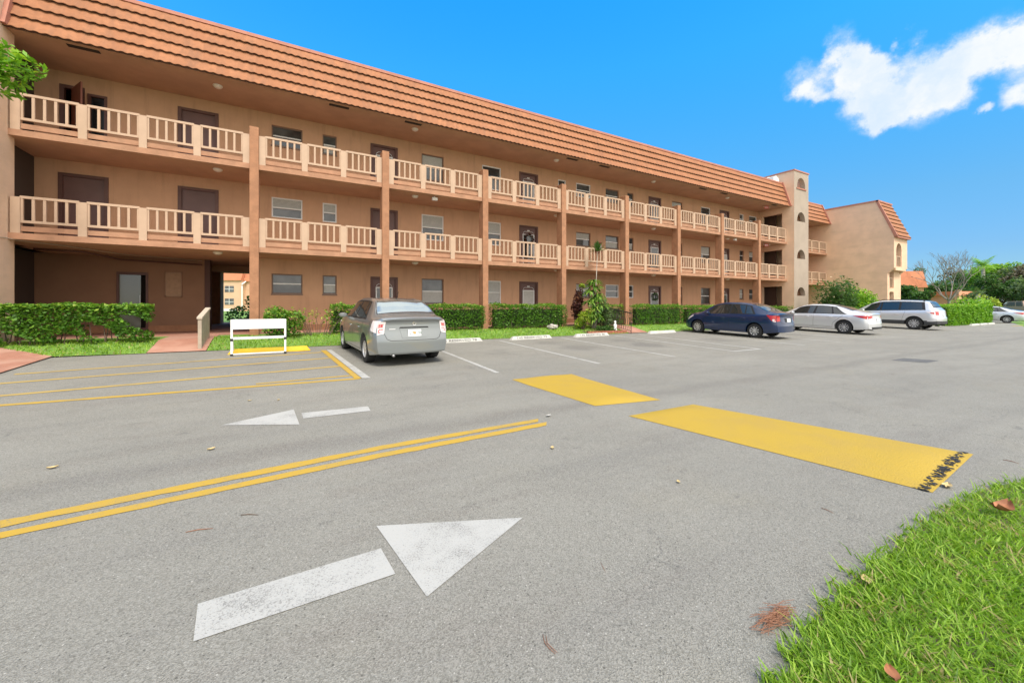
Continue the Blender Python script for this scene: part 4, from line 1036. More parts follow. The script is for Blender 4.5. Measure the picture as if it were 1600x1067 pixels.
# ------------------------------------------------------------------ wheel stops, barricade, rails
def wheel_stop(x0, x1, y, m, label, txt=None, tilt=0.0, group='white concrete wheel stops at the heads of the stalls'):
    xc = (x0+x1)/2; L_ = x1-x0; e = empty('wheel_stop', (xc, y, g(xc, y)+.003), label=label, cat='wheel stop', group=group)
    hb, ht, H_ = .085, .05, .125; vs = []
    for s_, ins in ((-1, 0), (-1, .07), (1, .07), (1, 0)):
        for (yy, zz) in ((-hb, 0), (-hb+.008, .03), (-ht, H_-.012), (-ht+.012, H_), (ht-.012, H_), (ht, H_-.012), (hb-.008, .03), (hb, 0)):
            k = zz/H_; vs.append((s_*(L_/2-.07*k*(1 if ins == 0 else 1)-(ins*0)), yy*(1), zz))
    mb = MB(); vs = []
    sec = [(-hb, 0), (-hb+.006, .035), (-ht, H_-.012), (-ht+.014, H_), (ht-.014, H_), (ht, H_-.012), (hb-.006, .035), (hb, 0)]
    for s_ in (-1, 1): vs += [(s_*(L_/2-.09*zz/H_), yy, zz) for yy, zz in sec]
    n = 8; mb.add(vs, [tuple(range(n)), tuple(range(2*n-1, n-1, -1))]+[(i, i+n, (i+1) % n+n, (i+1) % n) for i in range(n)])
    mb.build('block', m, e)
    if txt:
        o = text_mesh(txt, .105, M_ink, e); wd = max(v.co.x for v in o.data.vertices); sc_ = 1.35/wd; o.scale = (sc_, 1, 1)
        ang = math.atan2(H_-.047, (hb-.006)-ht); o.rotation_euler = (ang, 0, 0); o.location = (-.675, -hb+.004, .037)
    return e
YS = 12.62
wheel_stop(4.05, 5.85, YS, M_stopw, 'white wheel stop right of the grey sedan, black stencilled letters', '145 RESERVED 78')
wheel_stop(7.0, 8.8, YS, M_stopw, 'white wheel stop in the first empty stall after the grey sedan', '145 RESERVED 79')
wheel_stop(9.95, 11.75, YS, M_stopw, 'white wheel stop in front of the planting bed', '145 RESERVED 80')
wheel_stop(14.2, 16.0, YS, M_stopw, 'blank white wheel stop left of the blue sedan')
wheel_stop(-1.42, .46, 12.28, M_stopy, 'yellow wheel stop behind the white barricade', group=None)
for x, wd_ in ((44.2, 'nearest'), (46.4, 'middle'), (48.6, 'farthest')): wheel_stop(x, x+1.9, 8.9, M_stopw, wd_+' white wheel stop in the row beneath the large hedge', group='distant white wheel stops beneath the large hedge')

e = empty('barricade', (-.72, 11.9, g(-.7, 11.9)+.003), label='low white metal barricade with a blank board, standing at the yellow hatched zone', cat='barricade')
w2 = .575; tb = .014
for sx in (-1, 1):
    mb = MB(); mb.box(sx*w2-.022, sx*w2+.022, -.02, .02, .04, .90); mb.build('upright', M_white, e)
    mb = MB(); mb.tube([(sx*w2, .03, .80), (sx*w2, .34, .06)], .014, 6); mb.build('back_leg', M_white, e)
    mb = MB(); mb.box(sx*w2-.028, sx*w2+.028, -.028, .028, 0, .05); mb.box(sx*w2-.030, sx*w2+.030, -.03, .03, .37, .43); mb.build('joint', M_black, e)
mb = MB(); mb.box(-w2+.022, w2-.022, -.024, -.004, .66, .905); mb.build('board', M_white, e)
mb = MB(); mb.box(-w2+.022, w2-.022, -.016, .016, .405, .465); mb.build('middle_rail', M_white, e)
mb = MB(); mb.box(-w2+.028, w2-.028, -.014, .014, .03, .058); mb.build('bottom_rail', M_white, e)

e = empty('ramp_side_panel', (-2.15, 13.9, .3), label='tan sloping side panel at the edge of the brick entrance path', cat='ramp panel')
mb = MB(); y0, y1 = -.6, .6; z = -.3
mb.prism([(y0, g(-2.15, 13.3)+.02-.3+.0), (y1, g(-2.15, 14.5)-.28), (y1, 1.28-.3), (y0, 1.04-.3)], -.04, .04, axis='x'); mb.build('panel', M_ramp, e)
mb = MB(); mb.prism([(y0-.03, 1.035-.3), (y1+.02, 1.285-.3), (y1+.02, 1.335-.3), (y0-.03, 1.085-.3)], -.06, .06, axis='x'); mb.build('cap', mat('panel_cap', (.50, .42, .33), .8), e)

e = empty('metal_railing', (13.5, 13.0, .1), label='black ornamental metal railing sloping beside the short brick path', cat='railing')
def rz_(y): return g(13.5, y)
mb = MB()
mb.tube([(0, 0, -.02), (0, 0, .93)], .02, 6); mb.tube([(0, 1.85, rz_(14.85)-.12), (0, 1.85, 1.22)], .02, 6); mb.build('post', M_blackmetal, e)
mb = MB(); mb.tube([(0, -.03, .93), (0, 1.88, 1.22)], .03, 6); mb.tube([(0, 0, .12), (0, 1.85, .41)], .012, 6); mb.build('rail', M_blackmetal, e)
mb = MB()
for k in range(1, 16):
    y = k*1.85/16; b_ = .12+.29*y/1.85; tp = .93+.29*y/1.85
    mb.tube([(0, y, b_), (0, y+.02, b_+.2), (0, y-.02, b_+.4), (0, y+.02, b_+.6), (0, y, tp)], .013, 5)
mb.build('baluster', M_blackmetal, e)

# ------------------------------------------------------------------ cars
def paint(name, base, metal=.55, rough=.32):
    m = mat(name, base, rough, metal=metal, coat=1.0); m.node_tree.nodes['Principled BSDF'].inputs['Coat Roughness'].default_value = .04; return m
M_under = mat('car_underside', (.012, .012, .012), .8)
M_seam = mat('panel_gap', (.012, .012, .013), .6)
def pchip(xs, ys, x):
    """monotone cubic through table values"""
    xs = np.array(xs, float); ys = np.array(ys, float); h = np.diff(xs); d = np.diff(ys)/h; m = np.zeros_like(ys)
    m[1:-1] = np.where(d[:-1]*d[1:] > 0, 2*d[:-1]*d[1:]/(d[:-1]+d[1:]+1e-12), 0); m[0] = d[0]; m[-1] = d[-1]
    i = np.clip(np.searchsorted(xs, x)-1, 0, len(h)-1); t_ = (x-xs[i])/h[i]
    return ((1+2*t_)*(1-t_)**2*ys[i]+t_*(1-t_)**2*h[i]*m[i]+t_*t_*(3-2*t_)*ys[i+1]+t_*t_*(t_-1)*h[i]*m[i+1])
class Car:
    """body surface S(s,t): s metres from the rear bumper, t = 0 bottom centre .. 8 roof centre"""
    NSUB = 5
    def __init__(c, p):
        c.p = p; T = p['stations']; c.L = p['L']; c.xs = [r[0] for r in T]; c.T = list(zip(*T))
        ss = sorted(set([0, .02, .05, .09, .14, .2, .28, c.L, c.L-.02, c.L-.05, c.L-.09, c.L-.14, c.L-.2, c.L-.28]+list(np.linspace(.35, c.L-.35, 64))))
        c.ss = np.array(ss); c.G = np.array([c.section(s) for s in ss]); c.nt = c.G.shape[1]
        for i, s in enumerate(ss):
            for j in range(c.nt): c.G[i, j] = c.warp(*c.G[i, j])
    def section(c, s):
        zb, w, zs, w5, w6, z6, zr = [float(pchip(c.xs, c.T[k], s)) for k in range(1, 8)]
        zm = zb+(zs-zb)*.55
        K = [(0, zb), (.84*w, zb), (.965*w, zb+.07), (w, zb+(zs-zb)*.38), (.995*w, zb+(zs-zb)*.74), (w5, zs), (w6, z6), (.62*w6, z6+.72*(zr-z6)), (0, zr)]
        out = []
        for i in range(8):
            a = K[max(i-1, 0)]; b = K[i]; d = K[i+1]; e = K[min(i+2, 8)]
            for k in range(c.NSUB):
                u = k/c.NSUB
                if i == 5 or i == 0: out.append((s, b[0]+(d[0]-b[0])*u, b[1]+(d[1]-b[1])*u)); continue
                tn = .5
                m0 = [(d[q]-a[q])*tn for q in (0, 1)]; m1 = [(e[q]-b[q])*tn for q in (0, 1)]
                if i == 7: m1 = [-(b[0])*1.0, 0]
                h = [(1+2*u)*(1-u)**2*b[q]+u*(1-u)**2*m0[q]+u*u*(3-2*u)*d[q]+u*u*(u-1)*m1[q] for q in (0, 1)]
                out.append((s, max(0, h[0]), h[1]))
        out.append((s, 0, K[8][1])); return out
    def warp(c, s, y, z):
        p = c.p; w = p['W']/2; yy = min(1, abs(y)/w)
        if s < .7:
            k = (1-s/.7)**1.6; s = s+k*(np.interp(z, *p['rearz'])+p.get('rearplan', .12)*yy**3)
        if c.L-s < .8:
            k = (1-(c.L-s)/.8)**1.6; s = s-k*(np.interp(z, *p['frontz'])+p.get('frontplan', .28)*yy**2.5)
        return (s, y, z)
    def S(c, s, t):
        s = min(max(s, 0), c.L); i = min(max(int(np.searchsorted(c.ss, s))-1, 0), len(c.ss)-2); a = (s-c.ss[i])/(c.ss[i+1]-c.ss[i])
        q = min(max(t*c.NSUB, 0), c.nt-1.0001); j = int(q); b = q-j
        P = (c.G[i, j]*(1-b)+c.G[i, j+1]*b)*(1-a)+(c.G[i+1, j]*(1-b)+c.G[i+1, j+1]*b)*a
        return Vector(P)
    def N(c, s, t):
        e = .02; a = c.S(s+e, t)-c.S(s-e, t); b = c.S(s, t+e*4)-c.S(s, t-e*4); n = b.cross(a)
        n.normalize(); P = c.S(s, t)
        if n.y*P.y < 0 and abs(n.y) > .2: n = -n
        if abs(n.y) <= .2 and n.z < 0: n = -n
        return n
    def tz(c, s, z, lo=2.0, hi=6.0):
        for _ in range(22):
            m = (lo+hi)/2
            if c.S(s, m).z < z: lo = m
            else: hi = m
        return lo
    def patch(c, name, m, corners, parent, side=1, off=.004, nu=10, nv=6, mode='st', skirt=True, inset=.02):
        """corners: 4 (s,t) or (s,z) pairs a,b,c,d ; surface patch between them lifted by off"""
        a, b, d, e = corners[0], corners[1], corners[3], corners[2]; mb = MB(); vs = []; base = []
        for i in range(nu+1):
            for j in range(nv+1):
                u, v = i/nu, j/nv
                q = [(a[k]*(1-u)+b[k]*u)*(1-v)+(d[k]*(1-u)+e[k]*u)*v for k in (0, 1)]
                s_, t_ = q[0], (c.tz(q[0], q[1]) if mode == 'sz' else q[1]); P = c.S(s_, t_); n = c.N(s_, t_)
                A = P+n*off; Bp = P-n*inset; vs.append((A.x, A.y*side, A.z)); base.append((Bp.x, Bp.y*side, Bp.z))
        k = nv+1; mb.add(vs, [(i*k+j, i*k+j+1, (i+1)*k+j+1, (i+1)*k+j) for i in range(nu) for j in range(nv)])
        if skirt:
            ring = [i*k for i in range(nu+1)]+[nu*k+j for j in range(1, k)]+[i*k+nv for i in range(nu-1, -1, -1)]+[j for j in range(nv-1, 0, -1)]
            rv = [vs[i] for i in ring]+[base[i] for i in ring]; n_ = len(ring); mb.add(rv, [(i, (i+1) % n_, (i+1) % n_+n_, i+n_) for i in range(n_)])
        return mb.build(name, m, parent, smooth=True, angle=40)
    def rear(c, y, z, off=.004, front=False):
        s = c.L if front else 0; q = c.warp(s, y, z); return Vector((q[0]+(off if front else -off), q[1], q[2]))
    def rpatch(c, name, m, corners, parent, off=.004, nu=8, nv=6, front=False):
        """corners (y,z) on the rear face"""
        a, b, e, d = corners; mb = MB(); vs = []; base = []
        for i in range(nu+1):
            for j in range(nv+1):
                u, v = i/nu, j/nv; q = [(a[k]*(1-u)+b[k]*u)*(1-v)+(d[k]*(1-u)+e[k]*u)*v for k in (0, 1)]
                vs.append(tuple(c.rear(q[0], q[1], off, front))); base.append(tuple(c.rear(q[0], q[1], -.02, front)))
        k = nv+1; mb.add(vs, [(i*k+j, i*k+j+1, (i+1)*k+j+1, (i+1)*k+j) for i in range(nu) for j in range(nv)])
        ring = [i*k for i in range(nu+1)]+[nu*k+j for j in range(1, k)]+[i*k+nv for i in range(nu-1, -1, -1)]+[j for j in range(nv-1, 0, -1)]
        rv = [vs[i] for i in ring]+[base[i] for i in ring]; n_ = len(ring); mb.add(rv, [(i, (i+1) % n_, (i+1) % n_+n_, i+n_) for i in range(n_)])
        return mb.build(name, m, parent, smooth=True, angle=40)
    def ribbon(c, mb, pts, wd=.007, side=1, off=.0022, mode='sz'):
        P = []
        for s_, t_ in pts:
            t2 = c.tz(s_, t_) if mode == 'sz' else t_; P.append((c.S(s_, t2)+c.N(s_, t2)*off, c.N(s_, t2)))
        vs = []
        for i, (q, n) in enumerate(P):
            d = (P[min(i+1, len(P)-1)][0]-P[max(i-1, 0)][0]).normalized(); w_ = d.cross(n).normalized()*wd*.5
            vs += [((q+w_).x, (q+w_).y*side, (q+w_).z), ((q-w_).x, (q-w_).y*side, (q-w_).z)]
        mb.add(vs, [(2*i, 2*i+1, 2*i+3, 2*i+2) for i in range(len(P)-1)])
    def rribbon(c, mb, pts, wd=.008, off=.0025):
        P = [c.rear(y, z, off) for y, z in pts]; vs = []
        for i, q in enumerate(P):
            d = (P[min(i+1, len(P)-1)]-P[max(i-1, 0)]).normalized(); w_ = d.cross(Vector((-1, 0, 0))).normalized()*wd*.5
            vs += [tuple(q+w_), tuple(q-w_)]
        mb.add(vs, [(2*i, 2*i+1, 2*i+3, 2*i+2) for i in range(len(P)-1)])
def interp_pts(pts, n=6):
    out = []
    for (a, b), (d, e) in zip(pts, pts[1:]):
        for k in range(n): out.append((a+(d-a)*k/n, b+(e-b)*k/n))
    return out+[pts[-1]]

def make_wheel(parent, x, y, r, wd, side, nsp, m_rim, spoke):
    y0 = y
    mb = MB(); prof = [(r*.62, -wd*.5), (r*.86, -wd*.52), (r*.97, -wd*.46), (r, -wd*.3), (r, wd*.3), (r*.97, wd*.46), (r*.86, wd*.52), (r*.62, wd*.5)]
    mb.lathe(prof, (0, 0, 0), 'y', 36); ty = mb.build('wheel', M_tyre, parent, smooth=True, angle=50); ty.location = (x, y, r)
    mb = MB(); rr = r*.655; f = wd*.42
    mb.lathe([(rr, -f), (rr, f*1.08), (rr*.93, f*1.14), (rr*.90, f*1.0), (rr*.88, f*.55), (0, f*.5)], (0, 0, 0), 'y', 36, 0)
    mb.lathe([(0, f*1.02), (rr*.16, f*1.02), (rr*.2, f*.9), (rr*.2, f*.4)], (0, 0, 0), 'y', 18, 0)
    for k in range(nsp):
        th = 2*math.pi*k/nsp; ca, sa = math.cos(th), math.sin(th)
        w0, w1 = spoke
        q = [(rr*.12, -w0), (rr*.93, -w1), (rr*.93, w1), (rr*.12, w0)]
        V = []
        for yy, sc in ((f*.52, 1), (f*.98, .8)):
            for (a, b) in q: V.append((a*ca-b*sc*sa, yy+(0.04*f if a > rr*.5 else 0), a*sa+b*sc*ca))
        mb.add(V, [(4, 5, 6, 7), (0, 1, 5, 4), (1, 2, 6, 5), (2, 3, 7, 6), (3, 0, 4, 7)], 0)
    rim = mb.build('rim', [m_rim], ty, smooth=True, angle=35)
    mb = MB(); mb.lathe([(0, f*.53), (rr*.885, f*.56)], (0, 0, 0), 'y', 24); mb.build('brake_disc', M_under, ty)
    if side < 0:
        ty.scale = (1, -1, 1)
    return ty

def build_car(p, loc, rz, label, cat='car', group='cars parked nose-in along the building'):
    c = Car(p); L_ = c.L; e = empty('parked_car', loc, rz, label=label, cat=cat, group=group)
    off = p['rear_axle']; wb = p['wb']; wr = p['wr']; W2 = p['W']/2
    # body shell
    ni, nt = len(c.ss), c.nt; V = []; Fs = []
    ring = 2*nt-2
    for i in range(ni):
        for j in range(nt): V.append(tuple(c.G[i, j]))
        for j in range(nt-2, 0, -1): x, y, z = c.G[i, j]; V.append((x, -y, z))
    for i in range(ni-1):
        for j in range(ring): Fs.append((i*ring+j, (i+1)*ring+j, (i+1)*ring+(j+1) % ring, i*ring+(j+1) % ring))
    # caps: rows between left and right points
    ncap = 12
    for i in (0, ni-1):
        rows = []
        for j in range(1, nt-1):
            ids = [i*ring+j]
            x, y, z = c.section(c.ss[i])[j]
            for k in range(1, ncap):
                yy = y*(1-2*k/ncap); V.append(tuple(c.warp(c.ss[i], yy, z))); ids.append(len(V)-1)
            ids.append(i*ring+(ring-j)); rows.append(ids)
        for a, b in zip(rows, rows[1:]):
            for k in range(ncap): Fs.append((a[k], a[k+1], b[k+1], b[k]))
        Fs.append(tuple([i*ring]+rows[0])); Fs.append(tuple([i*ring+nt-1]+rows[-1]))
    me = bpy.data.meshes.new('body'); me.from_pydata(V, [], Fs); me.materials.append(p['paint']); me.materials.append(M_under); me.materials.append(p.get('lower', p['paint']))
    bm = bmesh.new(); bm.from_mesh(me); bmesh.ops.remove_doubles(bm, verts=bm.verts, dist=.0004); bmesh.ops.recalc_face_normals(bm, faces=bm.faces); bm.to_mesh(me); bm.free()
    bo = bpy.data.objects.new('body', me); COL.objects.link(bo)
    cut = MB()
    for ax in (off, off+wb):
        for sd in (-1, 1):
            ys = sorted((sd*(W2-.30), sd*(W2+.3))); cut.lathe([(0, ys[0]), (wr+.055, ys[0]), (wr+.055, ys[1]), (0, ys[1])], (ax, 0, wr+.01), 'y', 40)
    co = cut.build('cut', M_under); bmc = bmesh.new(); bmc.from_mesh(co.data); bmesh.ops.remove_doubles(bmc, verts=bmc.verts, dist=.0005); bmesh.ops.recalc_face_normals(bmc, faces=bmc.faces); bmc.to_mesh(co.data); bmc.free()
    md = bo.modifiers.new('b', 'BOOLEAN'); md.operation = 'DIFFERENCE'; md.object = co; md.solver = 'EXACT'
    dg = bpy.context.evaluated_depsgraph_get(); me2 = bpy.data.meshes.new_from_object(bo.evaluated_get(dg)); bpy.data.objects.remove(bo); bpy.data.objects.remove(co)
    bo = bpy.data.objects.new('body', me2); COL.objects.link(bo); bo.parent = e
    me2.materials.clear(); [me2.materials.append(x) for x in (p['paint'], M_under, p.get('lower', p['paint']))]
    zl = p.get('lowz', 0)
    for f in me2.polygons:
        q = f.center; mi = 0; f.use_smooth = True
        if f.normal.z < -.6 and q.z < p['zlow']+.1: mi = 1
        elif q.z < zl: mi = 2
        for ax in (off, off+wb):
            d = math.hypot(q.x-ax, q.z-wr-.01)
            if d < wr+.053 and abs(q.y) < W2-.001: mi = 1; f.use_smooth = False
        f.material_index = mi
    me2.set_sharp_from_angle(angle=R(32)); me2.update(); bo.location = (-off, 0, 0)
    sub = empty('tmp'); bpy.data.objects.remove(sub)
    def fin(o): o.location = (-off, 0, 0); return o
    # glass
    g_ = p['glass']
    fin(c.patch('windshield', M_carglass, [(g_['ws'][0], 6.12), (g_['ws'][1], 6.12), (g_['ws'][1], 8), (g_['ws'][0], 8)], e, 1, .003, 12, 8))
    fin(c.patch('windshield', M_carglass, [(g_['ws'][0], 6.12), (g_['ws'][1], 6.12), (g_['ws'][1], 8), (g_['ws'][0], 8)], e, -1, .003, 12, 8))
    rw = g_['rw']; M_rg = g_.get('rwm', M_carglass)
    for sd in (1, -1):
        fin(c.patch('rear_window_surround', M_black, [(rw[0]-.03, 6.05), (rw[1]+.03, 6.10), (rw[1]+.03, 8), (rw[0]-.03, 8)], e, sd, .0015, 12, 8))
        fin(c.patch('rear_window', M_rg, [(rw[0], 6.16), (rw[1], 6.22), (rw[1], 8), (rw[0], 8)], e, sd, .0045, 12, 8))
    for sd in (1, -1):
        a, b = g_['side']
        fin(c.patch('window_trim', M_black, [(a[0]-.03, 5.06), (b[0]+.03, 5.06), (b[1]+.02, 5.97), (a[1]-.03, 5.97)], e, sd, .0015, 24, 4))
        for (s0, s1, s2, s3) in g_['panes']: fin(c.patch('side_window', M_carglass, [(s0, 5.12), (s1, 5.12), (s2, 5.90), (s3, 5.90)], e, sd, .0045, 10, 4))
    # seams
    for sd in (1, -1):
        for pts in p['seams']: mb = MB(); c.ribbon(mb, interp_pts(pts), .008, sd); fin(mb.build('panel_gap', M_seam, e))
    for pts in p['rseams']:
        mb = MB(); full = [(-y, z) for y, z in reversed(pts)]+[q for q in pts if q[0] > 0]; c.rribbon(mb, interp_pts(full), .009); fin(mb.build('panel_gap', M_seam, e))
    for sd in (1, -1):
        for (s_, z_) in p['handles']:
            mb = MB(); t_ = c.tz(s_, z_); q = c.S(s_, t_); yy = (q.y+.012)*sd
            mb.tube([(s_-.09, yy-.012*sd, z_), (s_-.07, yy+.012*sd, z_), (s_+.07, yy+.012*sd, z_+.004), (s_+.09, yy-.012*sd, z_+.004)], .012, 6); fin(mb.build('door_handle', p['paint'], e, smooth=True))
        ms, mz = p['mirror']; q = c.S(ms, c.tz(ms, mz-.02)); mb = MB()
        mb.lathe([(0, -.055), (.05, -.05), (.068, -.01), (.062, .04), (.035, .075), (0, .085)], (0, 0, 0), 'x', 12); V_ = []
        for (x, y, z) in mb.v: V_.append((x+ms, (q.y+.12+y*1.75)*sd, z+mz+.02))
        mb.v = V_; mb.box(ms-.02, ms+.02, min(q.y*sd, (q.y+.06)*sd), max(q.y*sd, (q.y+.06)*sd), mz-.03, mz+.0)
        fin(mb.build('side_mirror', p['paint'], e, smooth=True, angle=50))
    # lamps
    for sd in (1, -1):
        for (cs, m, nm) in p['side_lamps']: fin(c.patch(nm, m, cs, e, sd, .007, 10, 6, mode='sz'))
        for (cs, m, nm) in p['rear_lamps']: fin(c.rpatch(nm, m, [(y*sd, z) for y, z in cs], e, .007 if m is not M_white else .01))
    for (cs, m, nm, o_) in p.get('rear_bits', []): fin(c.rpatch(nm, m, cs, e, o_))
    # licence plate
    py, pz = p['plate']; q = c.rear(0, pz, .016); pl = MB(); pl.box(-.006, .006, -.15, .15, -.075, .075); po = pl.build('license_plate', mat('plate_white', (.72, .74, .74), .4), e); po.location = (q.x-off, 0, q.z); po.rotation_euler = (0, R(p.get('ptilt', 6)), 0)
    if p.get('ptxt'):
        for tx, yy in p['ptxt']:
            o = text_mesh(tx, .085, mat('plate_green', (.03, .10, .06), .5), po); o.rotation_euler = (R(90), 0, R(-90)); o.location = (-.0075, yy, -.03)
        ob = MB(); ob.lathe([(0, -.0075), (.032, -.0072)], (0, 0, 0), 'x', 14); ob.lathe([(0, -.0082), (.020, -.0079)], (0, .035, .012), 'x', 12); ob.build('orange_emblem', mat('orange_print', (.75, .32, .12), .5), po)
    # exhaust, wheels
    if p.get('exhaust'):
        mb = MB(); ey, ez = p['exhaust']; mb.tube([(.30, ey, ez+.02), (.14, ey, ez+.01), (.03, ey, ez-.012)], .028, 10); fin(mb.build('exhaust_pipe', M_metal, e, smooth=True))
    for ax in (0, wb):
        for sd in (1, -1): make_wheel(e, ax, sd*(W2-.125), wr, .205, sd, p['nsp'], p.get('rim', M_rim), p['spoke'])
    mb = MB(); mb.box(-.05, .05, -W2+.2, W2-.2, wr-.05, wr+.05); mb.box(wb-.05, wb+.05, -W2+.2, W2-.2, wr-.05, wr+.05); mb.build('axle', M_under, e)
    return e, c, fin
GREY = paint('grey_car_paint', (.26, .28, .28)); BLUE = paint('navy_car_paint', (.0025, .020, .075), .15); SILV = paint('silver_car_paint', (.64, .65, .66), .35, .3); WHT = paint('pearl_car_paint', (.66, .67, .68), .4, .3)
M_rwglass = mat('reflective_rear_glass', (.42, .48, .48), .05, metal=.85)
HL = lambda L, z, h, w: ([(L-.62, z+h*.55), (L-.20, z-h*.4), (L-.22, z+h*.05), (L-.62, z+h*.8)], M_clearlamp, 'headlight')
sentra = dict(L=4.57, W=1.79, wb=2.685, wr=.315, rear_axle=.95, zlow=.2, paint=GREY,
 # s, zb, w, zs, w5, w6, z6, zr
 stations=[(0, .27, .80, .97, .73, .66, 1.02, 1.055), (.12, .25, .855, 1.0, .79, .69, 1.065, 1.10), (.42, .22, .885, 1.01, .83, .70, 1.085, 1.125), (.60, .2, .893, 1.0, .835, .70, 1.13, 1.17), (.85, .195, .894, .985, .84, .655, 1.285, 1.335), (1.10, .19, .895, .97, .845, .615, 1.395, 1.455), (1.75, .19, .895, .955, .85, .59, 1.445, 1.505), (2.4, .19, .895, .945, .85, .595, 1.44, 1.505), (2.85, .19, .895, .94, .85, .60, 1.395, 1.465), (3.2, .19, .895, .935, .85, .63, 1.25, 1.315), (3.62, .2, .89, .93, .845, .69, 1.0, 1.06), (4.0, .2, .88, .89, .81, .64, .945, .985), (4.35, .22, .83, .79, .75, .58, .83, .87), (4.57, .25, .72, .62, .62, .45, .66, .70)],
 rearz=([.2, .30, .56, .66, .80, .95, 1.06], [.06, .0, .0, .018, .050, .06, .02]), frontz=([.2, .45, .7], [.05, 0, .06]), rearplan=.16,
 glass=dict(ws=(2.92, 3.60), rw=(.59, 1.08), rwm=M_rwglass, side=((1.02, 1.32), (3.38, 2.98)), panes=[(1.10, 1.40, 1.44, 1.34), (1.46, 2.12, 2.10, 1.50), (2.20, 3.28, 2.98, 2.18)]),
 seams=[[(2.15, .26), (2.16, .94)], [(3.22, .26), (3.30, .93)], [(1.12, .94), (1.28, .62), (1.40, .50), (1.42, .28)], [(1.42, .27), (3.22, .27)], [(.52, .99), (.42, .72), (.40, .66)]],
 rseams=[[(0, .575), (.52, .575), (.60, .61), (.66, .74), (.66, .97)], [(0, 1.0), (.5, 1.0), (.66, .985)]],
 handles=[(1.50, .80), (2.42, .79)], mirror=(3.14, .99),
 side_lamps=[([(.02, .74), (.30, .80), (.27, 1.0), (.02, 1.0)], M_clearlamp, 'taillight'), HL(4.57, .70, .16, 1)],
 rear_lamps=[([(.66, .73), (.80, .70), (.77, .985), (.62, .985)], M_clearlamp, 'taillight'), ([(.672, .86), (.775, .85), (.765, .93), (.665, .94)], M_redlamp, 'tail_lens'), ([(.678, .755), (.785, .735), (.775, .825), (.672, .835)], M_redlamp, 'tail_lens')],
 rear_bits=[([(-.28, .63), (.28, .63), (.33, .84), (-.33, .84)], GREY, 'plate_recess', .008), ([(-.34, .835), (.34, .835), (.32, .87), (-.32, .87)], M_black, 'trunk_shadow_trim', .006), ([(.42, .815), (.55, .815), (.55, .835), (.42, .835)], M_chrome, 'badge', .008)],  # black strip above the plate paints the shade under the trunk lip
 plate=(0, .735), ptxt=[('L', .125), ('W', -.075)], exhaust=(.46, .25), nsp=9, spoke=(.018, .034))
versa = dict(sentra, L=4.46, W=1.70, wb=2.60, wr=.305, rear_axle=.98, paint=BLUE,
 stations=[(0, .30, .76, 1.0, .70, .62, 1.03, 1.06), (.12, .27, .81, 1.03, .76, .64, 1.07, 1.10), (.35, .24, .84, 1.03, .79, .66, 1.095, 1.125), (.5, .22, .845, 1.01, .80, .66, 1.12, 1.16), (1.25, .2, .85, .975, .805, .58, 1.39, 1.45), (1.8, .2, .85, .96, .81, .565, 1.45, 1.51), (2.3, .2, .85, .945, .81, .57, 1.445, 1.505), (2.7, .2, .85, .93, .81, .575, 1.38, 1.45), (3.1, .2, .85, .92, .81, .61, 1.22, 1.28), (3.55, .2, .845, .91, .80, .66, .985, 1.04), (3.95, .21, .84, .87, .77, .62, .93, .97), (4.28, .23, .79, .77, .70, .55, .81, .85), (4.46, .27, .68, .60, .58, .42, .64, .68)],
 glass=dict(ws=(2.78, 3.52), rw=(.52, 1.22), rwm=M_carglass, side=((.98, 1.22), (3.30, 2.85)), panes=[(1.06, 1.36, 1.40, 1.26), (1.42, 2.02, 2.00, 1.45), (2.10, 3.18, 2.84, 2.08)]),
 seams=[[(2.06, .28), (2.06, .94)], [(3.12, .28), (3.2, .92)], [(1.02, .96), (1.22, .62), (1.34, .50), (1.38, .30)], [(1.38, .29), (3.12, .29)], [(1.4, .74), (2.6, .72), (3.4, .70)]],
 rseams=[[(0, .66), (.46, .66), (.56, .72), (.60, .86), (.60, 1.0)]],
 handles=[(1.46, .84), (2.36, .82)], mirror=(3.02, .98),
 side_lamps=[([(.02, .74), (.20, .76), (.50, 1.00), (.02, .98)], M_redlamp, 'taillight'), ([(.03, .72), (.15, .74), (.17, .83), (.03, .84)], M_clearlamp, 'tail_lens'), HL(4.46, .70, .2, 1)],
 rear_lamps=[([(.60, .76), (.76, .74), (.74, .98), (.60, .96)], M_redlamp, 'taillight')],
 rear_bits=[([(-.28, .71), (.28, .71), (.30, .88), (-.30, .88)], M_black, 'plate_recess', .006)],
 plate=(0, .79), ptxt=None, exhaust=None, nsp=9, spoke=(.014, .03))
